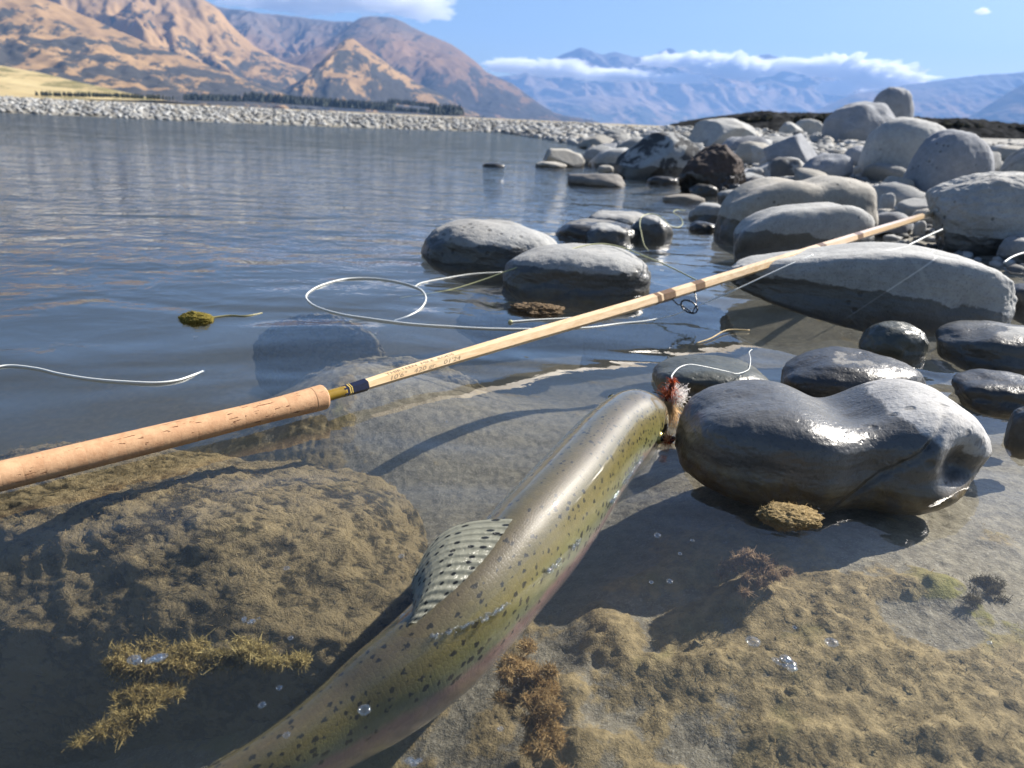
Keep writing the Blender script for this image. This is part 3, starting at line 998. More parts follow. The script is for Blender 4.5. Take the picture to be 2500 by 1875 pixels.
stone('stone', 2026, 2096, 372, 404, 'pale cobbles heap stone in front of the double boulder', WARM, 0.8, 0.3, k=5, seed=199, wet=-0.05, cuts=3)
stone('stone', 1820, 1866, 408, 432, 'small pale cobble right of the jagged brown rock', PALE, 0.8, 0.3, k=4, seed=203, wet=-0.02)
stone('stone', 1818, 1870, 430, 462, 'dark wet cobble at the foot of the jagged brown rock', DARK, 0.8, 0.3, k=4, seed=207, wet=0.03)
# left of the angular group
stone('stone', 1323, 1428, 362, 408, 'pale low stone at the outer end of the boulder row', WARM, 0.8, 0.25, k=5, seed=211, cuts=4, wet=0.02)
stone('stone', 1306, 1384, 394, 411, 'flat pale stone awash before the end of the row', WARM, 0.8, 0.2, k=5, seed=223, wet=0.005)
stone('stone', 1422, 1510, 354, 406, 'rounded stone with a shaded left side in the boulder row', GREY, 0.8, 0.3, k=5, seed=227, wet=0.02, cuts=2)
stone('stone', 1436, 1556, 360, 414, 'wedge-shaped pale stone against the blotched boulder', PALE, 0.8, 0.2, lean=-10, k=5, seed=229, wet=0.03)
stone('stone', 1458, 1500, 403, 420, 'small brownish stone at the foot of the wedge-shaped one', WARM, 0.8, 0.2, k=4, seed=233, wet=0.008)
stone('stone', 1511, 1622, 335, 372, 'dark-fronted stone behind the wedge-shaped one', GREY, 0.8, 0.3, k=5, seed=239, wet=-0.05)
stone('stone', 1566, 1624, 319, 350, 'small stone with a sunlit crescent on top of the row', SHADE_BLUE, 0.8, 0.4, k=5, seed=241, wet=-0.05)
stone('stone', 1385, 1528, 424, 457, 'low flat stone in the water off the blotched boulder', (0.22, 0.21, 0.20), 0.7, 0.1, lean=4, k=5, seed=251, wet=0.006, cuts=2)
stone('stone', 1578, 1662, 430, 452, 'low wet stone at the base of the blotched boulder', DARK, 0.7, 0.1, k=5, seed=257, wet=0.05)
stone('stone', 1682, 1754, 448, 478, 'round shiny wet stone below the jagged brown rock', DARK, 0.8, 0.2, k=5, seed=263, wet=0.06)
stone('stone', 1752, 1774, 456, 476, 'tiny shiny wet pebble below the jagged brown rock', DARK, 0.8, 0.2, k=4, seed=269, wet=0.06)
stone('stone', 1774, 1816, 448, 482, 'small shiny wet stone at the right foot of the jagged brown rock', DARK, 0.8, 0.2, k=5, seed=271, wet=0.06)
stone('stone', 1617, 1722, 473, 497, 'very low brown-grey stone awash beyond the two-lobed boulder', (0.2, 0.185, 0.165), 0.7, 0.05, k=5, seed=277, wet=0.004)
stone('stone', 1680, 1790, 494, 542, 'grey stone in the water touching the two-lobed boulder', GREY, 0.8, 0.2, k=5, seed=281, wet=0.02)
stone('stone', 1680, 1750, 539, 566, 'small dark stone in the water by the two-lobed boulder', DARK, 0.8, 0.2, k=5, seed=283, wet=0.04)
stone('stone', 1750, 1830, 462, 492, 'small grey stone behind the two-lobed boulder at the water edge', GREY, 0.8, 0.2, k=4, seed=285, wet=0.02)
stone('stone', 1178, 1232, 397, 408, 'tiny dark stone alone in midstream with a bright glint', DARK, 0.7, 0.1, k=4, seed=287, wet=0.05)
stone('stone', 2455, 2560, 985, 1075, 'dark stone corner in the pool beyond the heart-shaped stone', DARK, 0.8, 0.1, k=5, seed=289, wet=0.05, zg=0.0)


def sunk(name, x0, x1, y0, y1, z_top, label, tint, depth, thick, seed, yaw=0, k=7, lump=0.10, p=2.2):
    """a stone wholly under water: outline on the level of its widest girth"""
    zc = z_top - thick
    U, Fc = shape_dirs(k, seed, p, lump, 0, fine=0.03)
    a, b = at(x0, (y0 + y1) / 2, zc), at(x1, (y0 + y1) / 2, zc)
    n, f = at((x0 + x1) / 2, y1, zc), at((x0 + x1) / 2, y0, zc + thick * 0.6)
    c = np.array([(a[0] + b[0]) / 2, (n[1] + f[1]) / 2, zc])
    S = np.array([abs(b[0] - a[0]) / 2, abs(f[1] - n[1]) / 2 * depth, thick])
    W = (U * S)
    # growth stands off the stone in tufts
    q_ = W + c
    g = np.abs(perlin(q_ * 85, seed + 9)) * 0.9 + np.abs(perlin(q_ * 180, seed + 11)) * 0.8 + 0.5 * fbm(q_ * 30, 3, seed + 10) - 0.30
    nrm = U / np.linalg.norm(U, axis=1)[:, None]
    W = W + nrm * (np.maximum(g, -0.1)[:, None] * 0.0052)
    W = W @ rot(yaw).T
    W[:, 2] = np.minimum(W[:, 2], -0.0035 - c[2])
    me = new_mesh(name, W, Fc)
    vattr(me, 'tuft', np.clip(g * 1.6 + 0.45, 0, 1))
    o = add_obj(name, me, M_SUNK, loc=tuple(c))
    o['tint'] = [float(v) for v in tint]
    tag(o, label, 'stone')
    return o, W + c


def mat_sunk():
    t = NT('algae_covered_stone')
    P = t.pos()
    tuft = t.attr('tuft').outputs[2]
    tint = t.attr('tint', 'OBJECT').outputs[0]
    n1 = t.noise(P, 48, 7, 0.75, 0.6)
    n2 = t.noise(P, 260, 4, 0.7)
    n0 = t.noise(P, 9, 3, 0.6)
    m = t.math('ADD', t.math('MULTIPLY', tuft, 0.30), t.math('ADD', t.math('MULTIPLY', n1, 0.85), t.math('MULTIPLY', t.math('SUBTRACT', n2, 0.5), 0.35)))
    c = t.mix(t.ramp(m, 0.44, 0.66), (0.040, 0.033, 0.018), tint)
    c = t.mix(t.math('MULTIPLY', t.ramp(n0, 0.55, 0.75), 0.5), c, (0.14, 0.13, 0.05))
    nrm = t.bump(t.math('ADD', n1, t.math('MULTIPLY', n2, 0.3)), 0.008, 0.9)
    return t.surf(t.prin(Base_Color=c, Roughness=0.95, Normal=nrm, Specular_IOR_Level=0.15))


M_SUNK = mat_sunk()
SUNK_L, SUNK_LV = sunk('submerged_stone', -360, 1130, 1100, 1900, -0.030, 'large submerged stone furred with brown algae below the cork grip', (0.23, 0.18, 0.095), 0.95, 0.14, 307, yaw=-6, p=3.4, lump=0.16)
sunk('submerged_stone', 650, 975, 815, 905, -0.006, 'submerged dark stone breaking the ripples behind the rod butt', (0.17, 0.145, 0.095), 1.0, 0.075, 311, k=6)
sunk('submerged_stone', 1400, 1760, 780, 880, -0.006, 'flat submerged stone under the line guide', (0.23, 0.20, 0.15), 1.0, 0.12, 313, k=6)
sunk('submerged_stone', 700, 1250, 930, 1120, -0.045, 'pale submerged stone between the rod and the trout', (0.26, 0.22, 0.14), 1.0, 0.12, 317, k=6)
sunk('submerged_stone', 1120, 1700, 720, 800, -0.018, 'flat mud-coloured stone under water before the line-draped stone', (0.25, 0.215, 0.16), 1.0, 0.10, 331, k=6)

# --- cobbles filling the bar: individuals while they can be told apart
COB = []
for s in range(8):
    U, Fc = shape_dirs(4 if s < 4 else 3, 400 + s, 2.3, 0.2, 3 if s % 2 else 0, (0.6, 0.85), 0.03)
    me = new_mesh('cobble', U, Fc)
    me.materials.append(STONE)
    COB.append(me)


def near_stone(x, y, m=0.7):
    for (cx, cyy, w, d, zl, o) in STONES:
        if ((x - cx) / (w * m)) ** 2 + ((y - cyy) / (d * m)) ** 2 < 1:
            return True
    return False


rs = random.Random(11)


def cobble(x, y, r, label, group, dry=True):
    o = bpy.data.objects.new('cobble', COB[rs.randrange(8)])
    COL.objects.link(o)
    z = max(float(ground_z(x, y)), -0.02)
    s = (r * rs.uniform(0.9, 1.35), r * rs.uniform(0.8, 1.1), r * rs.uniform(0.5, 0.8))
    o.scale = s
    o.location = (x, y, z + s[2] * 0.35)
    o.rotation_euler = (rs.uniform(-.3, .3), rs.uniform(-.3, .3), rs.uniform(0, 6.28))
    v = rs.uniform(0.7, 1.2)
    b = rs.choice([GREY, PALE, WARM, SHADE_BLUE, PALE])
    o['tint'] = [c * v for c in b]
    o['wet_line'] = 0.012 if z < 0.03 else -0.1
    o['algae_line'] = -0.004
    o['blotch'] = 0.0
    tag(o, label, 'stone', group)
    return o


n = 0
while n < 150:                                    # among the boulders
    y = rs.uniform(1.55, 8.5)
    x = float(bank_x(y)) + abs(rs.gauss(0.2, 1.0)) - 0.02
    r = rs.choice([rs.uniform(0.02, 0.05), rs.uniform(0.045, 0.085)]) * (1 + 0.14 * max(y - 1.5, 0))
    if near_stone(x, y) or x > y * 0.72 + 0.1:
        continue
    cobble(x, y, r, 'small grey cobble lying among the boulders of the near bar', 'cobbles among the boulders')
    n += 1
n = 0
while n < 100:                                    # edge of the far bank
    x = rs.uniform(-8.5, -0.5)
    y = float(far_y(x)) + abs(rs.gauss(0, 0.7)) + 0.02
    cobble(x, y, rs.uniform(0.035, 0.065), 'grey cobble on the gravel bank across the river', 'cobbles of the far bank')
    n += 1


def gravel(name, N, place, label):
    """the countless rest of the gravel: one mass of real pebbles"""
    U, Fc = ico(2)
    nv, nf = len(U), len(Fc)
    V = np.empty((N, nv, 3))
    cols = np.empty((N, nv, 3))
    for i in range(N):
        x, y, r = place()
        z = float(ground_z(x, y)) if False else 0.0
        a = rs.uniform(0, 6.28)
        s = np.array([r * rs.uniform(0.8, 1.4), r * rs.uniform(0.7, 1.1), r * rs.uniform(0.45, 0.85)])
        W = U * (1 + 0.18 * np.sin(U @ np.array([3.1, 2.3, 4.2]) * 1.3 + a * 3)[:, None]) * s
        ca, sa = math.cos(a), math.sin(a)
        V[i, :, 0] = x + W[:, 0] * ca - W[:, 1] * sa
        V[i, :, 1] = y + W[:, 0] * sa + W[:, 1] * ca
        V[i, :, 2] = W[:, 2] + s[2] * 0.3
        b = np.array(rs.choice([GREY, PALE, PALE, WARM, (0.16, 0.16, 0.155)])) * rs.uniform(0.75, 1.35)
        cols[i] = b
    zc = ground_z(V[:, :, 0].mean(1), V[:, :, 1].mean(1))
    V[:, :, 2] += zc[:, None]
    F2 = (Fc[None] + (np.arange(N) * nv)[:, None, None]).reshape(-1, 3)
    me = new_mesh(name, V.reshape(-1, 3), F2)
    vcol(me, 'stone_colour', cols.reshape(-1, 3))
    return tag(add_obj(name, me, M_GRAVEL), label, 'gravel', None, 'stuff')


def mat_gravel():
    t = NT('gravel_pebbles')
    c = t.attr('stone_colour').outputs[0]
    n_ = t.noise(t.pos(), 30, 4, 0.6)
    c = t.mix(t.ramp(n_, 0.3, 0.7), t.mix(1.0, c, (0.75, 0.75, 0.75), 'MULTIPLY'), c)
    return t.surf(t.prin(Base_Color=c, Roughness=0.9, Specular_IOR_Level=0.25))


M_GRAVEL = mat_gravel()


def pl_far():
    x = rs.uniform(-12, 1.5)
    y = float(far_y(x)) + abs(rs.gauss(0, 2.6)) - 0.1
    return x, y, rs.uniform(0.015, 0.048)


def pl_mid():
    y = rs.uniform(4.5, 16)
    x = float(bank_x(y)) + abs(rs.gauss(0, 1.6)) - 0.1
    return x, y, rs.uniform(0.02, 0.075)


def pl_bar():
    y = rs.uniform(1.4, 5.0)
    x = float(bank_x(y)) + abs(rs.gauss(0, 0.8)) - 0.06
    return x, y, rs.uniform(0.005, 0.02)


gravel('far_gravel', 4200, pl_far, 'grey gravel of the bank across the river')
gravel('bar_gravel', 3000, pl_mid, 'grey gravel stretching back along the near bar')
gravel('shore_pebbles', 2200, pl_bar, 'small pebbles and grit between the shore boulders')

# ================================================================== FLY ROD
def mat_cork():
    t = NT('cork')
    rnd = t.n('ObjectInfo').outputs['Random']
    O = t.n('VectorMath', {'operation': 'ADD'}, i0=t.objco(), i1=t.n('CombineXYZ', X=t.math('MULTIPLY', rnd, 13.0), Y=t.math('MULTIPLY', rnd, 7.0), Z=0.0).outputs[0]).outputs[0]
    n1 = t.noise(O, 90, 5, 0.65)
    n2 = t.noise(O, 420, 4, 0.7)
    # short dark pores lying along the grip
    v = t.noise(t.scale(O, (0.22, 1.7, 1.7)), 240, 3, 0.6, 0.3)
    c = t.mix(t.ramp(n1, 0.3, 0.7), (0.44, 0.25, 0.135), (0.56, 0.35, 0.20))
    c = t.mix(t.math('MULTIPLY', t.ramp(n2, 0.5, 0.75), 0.5), c, (0.36, 0.19, 0.095))
    c = t.mix(t.math('MULTIPLY', rnd, 0.5), c, t.mix(1.0, c, (0.80, 0.76, 0.72), 'MULTIPLY'))
    pore = t.ramp(v, 0.635, 0.68)
    c = t.mix(pore, c, (0.14, 0.055, 0.025))
    h = t.math('SUBTRACT', t.math('MULTIPLY', n2, 0.5), pore)
    return t.surf(t.prin(Base_Color=c, Roughness=0.75, Normal=t.bump(h, 0.0006, 0.9), Specular_IOR_Level=0.3))


def mat_cane():
    t = NT('varnished_cane')
    O = t.objco()
    n1 = t.noise(t.scale(O, (4, 260, 260)), 1.0, 4, 0.6)
    n2 = t.noise(t.scale(O, (14, 900, 900)), 1.0, 3, 0.6)
    c = t.mix(t.ramp(n1, 0.3, 0.7), (0.66, 0.44, 0.22), (0.80, 0.60, 0.36))
    c = t.mix(t.math('MULTIPLY', t.ramp(n2, 0.5, 0.72), 0.4), c, (0.52, 0.31, 0.13))
    return t.surf(t.prin(Base_Color=c, Roughness=0.35, Coat_Weight=1.0, Coat_Roughness=0.16))


M_CORK, M_CANE = mat_cork(), mat_cane()
M_NAVY = mat_plain('navy_thread', (0.010, 0.012, 0.030), 0.25, 0.2, 400)
M_GOLDTH = mat_plain('gold_thread', (0.50, 0.36, 0.08), 0.35, 0.2, 400)
M_OLIVE = mat_plain('olive_gold_lacquer', (0.24, 0.155, 0.020), 0.18, 0.2, 60)
M_BROWNTH = mat_plain('brown_thread', (0.16, 0.095, 0.045), 0.3, 0.3, 400)
M_BLACK = mat_plain('black_wire', (0.012, 0.012, 0.013), 0.25, 0.2, 100)
M_INK = mat_plain('ink', (0.045, 0.030, 0.020), 0.6, 0.2, 300)
M_INK2 = mat_plain('faded_ink', (0.20, 0.14, 0.08), 0.6, 0.2, 300)

ROD_PX = [(-420, 1266, .012), (0, 1163, .012), (400, 1066, .013), (790, 969, .014), (1000, 906, .017), (1271, 826, .024), (1500, 760, .033), (1746, 685, .050), (2043, 593, .079), (2264, 525, .080), (2420, 477, .072)]
RP = np.array([at(*p) for p in ROD_PX])
RC = catmull(RP, 900)
RS = np.concatenate([[0], np.cumsum(np.linalg.norm(np.diff(RC, axis=0), axis=1))])
RQ = proj(RC)


def s_at_px(px):
    return float(np.interp(px, RQ[:, 0], RS))


def rod_pt(s):
    return np.array([np.interp(s, RS, RC[:, k]) for k in range(3)])


def rod_frame(s):
    T = rod_pt(s + 0.004) - rod_pt(s - 0.004)
    T /= np.linalg.norm(T)
    A = np.cross(T, [0, 0, 1.0])
    A /= np.linalg.norm(A)
    return T, A, np.cross(A, T)                     # along, towards camera, up


def rod_tube(name, s0, s1, rad, mat, parent, k=24, n=12, phase=0.0, smooth=True, cap=True):
    """piece of the rod between two lengths, in the rod's own frame so that grain runs along it"""
    sm = (s0 + s1) / 2
    T0, A0, U0 = rod_frame(sm)
    C0 = rod_pt(sm)
    B0 = np.stack([T0, A0, U0], 1)
    V = []
    for i in range(n):
        s = s0 + (s1 - s0) * i / (n - 1)
        T, A, U = rod_frame(s)
        c = rod_pt(s)
        r = rad(s) if callable(rad) else rad
        for j in range(k):
            a = phase + 2 * math.pi * j / k
            V.append(c + r * (math.cos(a) * A + math.sin(a) * U))
    V = (np.array(V) - C0) @ B0
    Fc = [(i * k + j, i * k + (j + 1) % k, (i + 1) * k + (j + 1) % k, (i + 1) * k + j) for i in range(n - 1) for j in range(k)]
    if cap:
        Fc += [tuple(range(k))[::-1], tuple((n - 1) * k + j for j in range(k))]
    me = new_mesh(name, V, Fc, smooth)
    o = add_obj(name, me, mat, parent)
    Mx = Matrix.Identity(4)
    for r_ in range(3):
        for c_ in range(3):
            Mx[r_][c_] = B0[r_, c_]
    Mx.translation = Vector(C0)
    if parent is not None:
        Mx = Matrix.Translation(-parent.location) @ Mx
    o.matrix_local = Mx
    return o


rod = add_obj('fly_rod', None, loc=tuple(rod_pt(s_at_px(790))))
tag(rod, 'honey-coloured cane fly rod with cork grip lying across the shallows', 'fishing rod')
S_END = s_at_px(792)
S_BEG = s_at_px(-380)
L_RING = 0.0127
NR = int((S_END - S_BEG) / L_RING)


def grip_r(s):
    d = (S_END - s)
    return 0.0101 + 0.0011 * math.exp(-(d / 0.028) ** 2) - 0.0006 * math.exp(-((d - 0.075) / 0.045) ** 2)


for i in range(NR):
    s1 = S_END - i * L_RING
    s0 = s1 - L_RING + 0.00001
    q = random.uniform(-0.00003, 0.00003)

    def rr(s, s0=s0, s1=s1, q=q, i=i):
        e = min(s - s0, s1 - s)
        return grip_r(s) + q - 0.000035 * math.exp(-(e / 0.00025) ** 2) - (0.0016 * max(0, 1 - (s1 - s) / 0.002) ** 2 if i == 0 else 0)
    rod_tube('cork_ring', s0, s1, rr, M_CORK, rod, 32, 16, cap=(i == 0))


def blank_r(s):
    px = np.interp(s, [s_at_px(v) for v in (850, 960, 1271, 1600, 2043, 2264, 2420)], [24, 29, 30.5, 27, 21.5, 17.5, 15])
    p = rod_pt(s)
    q = (p - np.array([0, 0, CAM_H])) @ CR
    return min(0.5 * px * (-q[2]) / FPX, 0.0072) * 1.06


HEX = R(-15)                                           # facet normals at 15, 75, 135 ... degrees of elevation
rod_tube('winding_check', S_END - 0.0005, S_END + 0.0015, 0.0068, M_BLACK, rod, 24, 4)
rod_tube('lacquered_butt', S_END, s_at_px(842), lambda s: 0.0049, M_OLIVE, rod, 24, 14)
s_a, s_b, s_c, s_d, s_e = [s_at_px(v) for v in (836, 848, 852, 857, 893)]
rod_tube('thread_wrap', s_a, s_b, 0.0053, M_NAVY, rod, 6, 6, HEX, False)
rod_tube('thread_wrap', s_b, s_b + 0.0011, 0.00535, M_GOLDTH, rod, 6, 3, HEX, False)
rod_tube('thread_wrap', s_b + 0.0011, s_c + 0.0004, 0.0053, M_NAVY, rod, 6, 3, HEX, False)
rod_tube('thread_wrap', s_c + 0.0004, s_c + 0.0015, 0.00535, M_GOLDTH, rod, 6, 3, HEX, False)
rod_tube('thread_wrap', s_c + 0.0015, s_e, lambda s: 0.0054 + 0.0006 * (s - s_c) / (s_e - s_c), M_NAVY, rod, 6, 8, HEX, False)
rod_tube('cane_blank', s_e - 0.0002, s_at_px(2415), blank_r, M_CANE, rod, 6, 140, HEX, False)
for a, b, m in ((1597, 1606, M_BROWNTH), (1612, 1640, M_BROWNTH), (1690, 1712, M_BROWNTH), (1995, 2008, M_BROWNTH), (2085, 2098, M_BROWNTH)):
    rod_tube('thread_wrap', s_at_px(a), s_at_px(b), lambda s: blank_r(s) + 0.0003, m, rod, 6, 5, HEX, False)


# stripping guide: two wire legs and a ring hanging under the rod
def local(P):
    return np.asarray(P) - np.array(rod.location)


sg = s_at_px(1664)
Tg, Ag, Ug = rod_frame(sg)
down = -Ug * 0.80 + Ag * 0.60
gc = rod_pt(sg) + down * 0.0235
ring = [gc + 0.0098 * (math.cos(a) * (Tg * 0.62 + Ag * 0.78) / 1.0 + math.sin(a) * down) for a in np.linspace(0, 2 * math.pi, 33)]
V, Fc = tube_data(local(np.array(ring)), 0.0011, 8)
guide = add_obj('line_guide', new_mesh('line_guide', V, Fc), M_BLACK, rod)
for sd in (-1, 1):
    foot = rod_pt(sg + sd * 0.024) + down * 0.0068
    top = gc - down * 0.0098 * 0.2 + (Tg * 0.62 + Ag * 0.78) * 0.0098 * sd * 0.95
    P = catmull([local(foot - sd * Tg * -0.012 * 0), local(foot * 0.55 + top * 0.45 + down * 0.004), local(top), local(gc + down * 0.0095)], 16)
    V, Fc = tube_data(P, 0.0008, 8)
    g_ = add_obj('guide_leg', new_mesh('guide_leg', V, Fc), M_BLACK, guide)


def lettering(txt, px0, px1, size, ang, mat, up_off, italic=0.15):
    cu = bpy.data.curves.new('lettering', 'FONT')
    cu.body = txt
    cu.size = 1.0
    cu.shear = italic
    cu.extrude = 0.0
    cu.resolution_u = 3
    tmp = bpy.data.objects.new('lettering_tmp', cu)
    COL.objects.link(tmp)
    dg = bpy.context.evaluated_depsgraph_get()
    me = bpy.data.meshes.new_from_object(tmp.evaluated_get(dg))
    bpy.data.objects.remove(tmp)
    V = np.array([v.co[:] for v in me.vertices])
    V[:, 0] -= V[:, 0].min()
    wx = V[:, 0].max()
    sa, sb = s_at_px(px0), s_at_px(px1)
    out = []
    for x, yv, _ in V:
        s = sa + (sb - sa) * x / wx
        T, A, U = rod_frame(s)
        N = math.cos(ang) * A + math.sin(ang) * U
        W = math.cos(ang + R(90)) * A + math.sin(ang + R(90)) * U
        out.append(rod_pt(s) + N * (blank_r(s) * math.cos(R(30)) + 0.00012) + W * ((yv - 0.36) * size + up_off))
    me2 = new_mesh('lettering', local(np.array(out)), [tuple(p.vertices) for p in me.polygons], False)
    return add_obj('lettering', me2, mat, rod)


lettering('THIRTEEN  MILE  RODS', 940, 1104, 0.0048, R(75), M_INK, -0.0006, 0.0)
lettering("10'6\"   420 gr.   01'24", 946, 1116, 0.0056, R(15), M_INK2, -0.0002, 0.25)


# ================================================================== LINES
def mat_line(name, col, rough=0.4):
    t = NT(name)
    n = t.noise(t.objco(), 60, 3)
    c = t.mix(n, tuple(v * 0.85 for v in col), col)
    return t.surf(t.prin(Base_Color=c, Roughness=rough, Subsurface_Weight=0.0))


M_WLINE = mat_line('white_line', (0.80, 0.82, 0.78))
M_OLINE = mat_line('olive_line', (0.42, 0.42, 0.22))


def line(name, pts, r, mat, label, cat, n=140, k=8, parent=None):
    P = catmull([at(*p) for p in pts], n)
    o = tube(name, P, r, mat, parent, k)
    if label:
        tag(o, label, cat)
    return o


line('fly_line', [(962, 783, -.006), (1000, 770, -.001), (1028, 752, .0006), (1040, 728, .001), (1026, 706, .001), (985, 691, .001), (920, 680, .001), (850, 680, .001), (790, 694, .001), (756, 712, .001), (748, 728, .001),
                  (772, 748, .001), (830, 766, .001), (900, 777, .001), (1000, 790, .001), (1100, 797, .001), (1200, 802, .001), (1320, 803, .001), (1430, 800, .0005), (1512, 790, .0005), (1580, 783, .002), (1640, 770, .006), (1690, 752, .012),
                  (1740, 731, .020), (1800, 705, .034), (1860, 677, .050), (1930, 645, .068), (1985, 622, .080)],
     0.00105, M_WLINE, 'thick white fly line floating in a round loop and running through the line guide', 'fishing line', 420)
line('running_line', [(975, 728, -.012), (1060, 715, -.003), (1110, 705, .001), (1180, 683, .012), (1234, 663, .024), (1298, 640, .040), (1373, 614, .054), (1450, 596, .062), (1509, 601, .060), (1576, 626, .052), (1640, 654, .048), (1700, 684, .044), (1712, 692, .040)],
     0.0010, M_OLINE, 'olive line arching over the wet-banded stone from the rod', 'fishing line', 200)
line('leader', [(1012, 700, .0008), (1030, 690, .0008), (1080, 680, .0008), (1150, 669, .001), (1226, 664, .001)], 0.0007, M_WLINE, 'thin pale line trailing from the floating loop between two stones', 'fishing line', 80)
line('line_curl', [(1583, 612, .004), (1572, 596, .015), (1566, 570, .030), (1562, 548, .042), (1566, 531, .052), (1580, 523, .056), (1600, 523, .056), (1620, 534, .050), (1634, 550, .038), (1655, 555, .032), (1667, 546, .036), (1660, 530, .046), (1645, 520, .054), (1650, 513, .058), (1672, 514, .057)],
     0.0010, M_OLINE, 'curl of pale olive line draped on the clustered stones', 'fishing line', 160)
o = line('knotted_line', [(1246, 785, .0012), (1300, 781, .001), (1360, 778, .001), (1420, 774, .001)], 0.0009, M_WLINE, 'short pale line ending in a knot beyond the rod', 'fishing line', 60)
Vk, Fk = ico(3)
kp = at(1246, 785, .0015)
add_obj('knot', new_mesh('knot', Vk * np.array([.0030, .0026, .0022]) * (1 + 0.2 * fbm(Vk * 3, 2, 3))[:, None] + kp, Fk), M_OLINE, o)
line('line_end', [(-140, 915, -.002), (-60, 905, 0.0), (-20, 898, .0008), (27, 892, .0012), (90, 899, .0012), (145, 912, .0012), (226, 925, .0012), (316, 932, .0012), (384, 934, .001), (434, 928, .0008), (476, 914, .0002), (495, 906, -.004)],
     0.0010, M_WLINE, 'loose white line end floating off the cork grip', 'fishing line', 160)
line('line_tail', [(2188, 611, .055), (2215, 600, .060), (2262, 577, .070), (2300, 560, .075)], 0.0014, M_WLINE, 'white line emerging behind the long boulder toward the pitted one', 'fishing line', 40)
line('line_scrap', [(2452, 640, .070), (2470, 628, .074), (2500, 617, .078), (2560, 605, .080)], 0.0014, M_WLINE, 'white line over the right end of the long boulder', 'fishing line', 30)


# ================================================================== TROUT
FPX_ST = [  # photo x, y, level of the body axis, half height
    (1622, 1068, -.006, .005), (1612, 1058, -.005, .017), (1585, 1048, -.002, .031), (1540, 1052, -.001, .0405), (1495, 1085, -.004, .046), (1450, 1134, -.008, .0500), (1345, 1272, -.0165, .0555), (1238, 1398, -.0225, .0550),
    (1138, 1518, -.0300, .0515), (1055, 1600, -.0365, .0480), (968, 1672, -.0430, .0440), (840, 1762, -.051, .0380), (660, 1880, -.056, .0300), (430, 1990, -.058, .0220), (230, 2070, -.058, .0165), (90, 2120, -.058, .0170)]
FC = np.array([at(a, b, z) for a, b, z, _ in FPX_ST])
FB = np.array([q[3] for q in FPX_ST])
NF, NRG = 260, 96
tt = np.linspace(0, 1, NF)
tt = 0.35 * tt ** 2 + 0.65 * tt
CB = catmull(np.hstack([FC, FB[:, None]]), 2000)
ss = np.concatenate([[0], np.cumsum(np.linalg.norm(np.diff(CB[:, :3], axis=0), axis=1))])
FL = ss[-1]
fs = tt * FL
C_ = np.stack([np.interp(fs, ss, CB[:, k]) for k in range(3)], 1)
B_ = np.interp(fs, ss, CB[:, 3])
# smooth axis
for _ in range(3):
    C_[1:-1] = 0.25 * C_[:-2] + 0.5 * C_[1:-1] + 0.25 * C_[2:]
T_ = -np.gradient(C_, axis=0)
T_ /= np.linalg.norm(T_, axis=1)[:, None]
T_[:6] = T_[6]
ROLL_F = R(20)
S_ = np.cross(T_, [0, 0, 1.0])
S_ /= np.linalg.norm(S_, axis=1)[:, None]             # fish's right side (towards the camera)
U_ = np.cross(S_, T_)
Sr = S_ * math.cos(ROLL_F) - U_ * math.sin(ROLL_F)
Ur = U_ * math.cos(ROLL_F) + S_ * math.sin(ROLL_F)
asp = np.interp(fs / FL, [0, 0.06, 0.15, 0.4, 0.7, 1.0], [0.85, 0.74, 0.62, 0.58, 0.50, 0.30])
phi = np.linspace(0, 2 * math.pi, NRG, endpoint=False)   # 0 = back, pi/2 = right flank, pi = belly
PH, FS = np.meshgrid(phi, fs)
cosP, sinP = np.cos(PH), np.sin(PH)
rad = np.ones_like(PH)
# gill cover edge, jaw line and lateral line as shallow relief
gill_s = 0.108 - 0.020 * np.cos(PH * 2.0 + math.pi) * 0.4
latm = sstep(0.9, 1.3, np.minimum(PH, 2 * math.pi - PH)) * (1 - sstep(2.3, 2.7, np.minimum(PH, 2 * math.pi - PH)))
rad -= 0.035 * np.exp(-(((FS - gill_s) / 0.0028) ** 2)) * latm
rad += 0.015 * sstep(gill_s + 0.001, gill_s - 0.004, FS) * latm
pm = np.minimum(PH, 2 * math.pi - PH)
jaw = 1.75 + 0.25 * (FS / 0.05)
rad -= 0.10 * np.exp(-(((pm - jaw) / 0.09) ** 2)) * (1 - sstep(0.035, 0.055, FS))
rad += 0.004 * fbm(xyz(FS * 40, np.cos(PH) * 2, np.sin(PH) * 2), 3, 77)
belly = 1 + 0.05 * np.clip(-cosP, 0, 1)
BODY = C_[:, None, :] + (B_ * asp)[:, None, None] * (rad * np.sign(sinP) * np.abs(sinP) ** 0.92)[..., None] * Sr[:, None, :] \
    + B_[:, None, None] * (rad * belly * cosP)[..., None] * Ur[:, None, :]
F_ORG = C_[NF // 2]
fV = (BODY - F_ORG).reshape(-1, 3)
fF = grid_faces(NF, NRG, True)
nose, tail = len(fV), len(fV) + 1
fV = np.vstack([fV, C_[0] - F_ORG + T_[0] * 0.003, C_[-1] - F_ORG])
tri = [(j, (j + 1) % NRG, nose) for j in range(NRG)] + [(((NF - 1) * NRG) + (j + 1) % NRG, (NF - 1) * NRG + j, tail) for j in range(NRG)]
allF = [tuple(f) for f in fF] + tri
fme = new_mesh('body', fV, allF)
girth = (B_ * 0.8)[:, None] * pm                         # distance from the back line along the skin
fu = np.concatenate([FS.ravel(), [0, FL]])
fv = np.concatenate([(girth * np.where(PH > math.pi, -1, 1)).ravel(), [0, 0]])
fp = np.concatenate([(pm / math.pi).ravel(), [0.5, 0.5]])
att = fme.attributes.new('skin', 'FLOAT_VECTOR', 'POINT')
att.data.foreach_set('vector', np.stack([fu, fv, fp], 1).astype(np.float32).ravel())

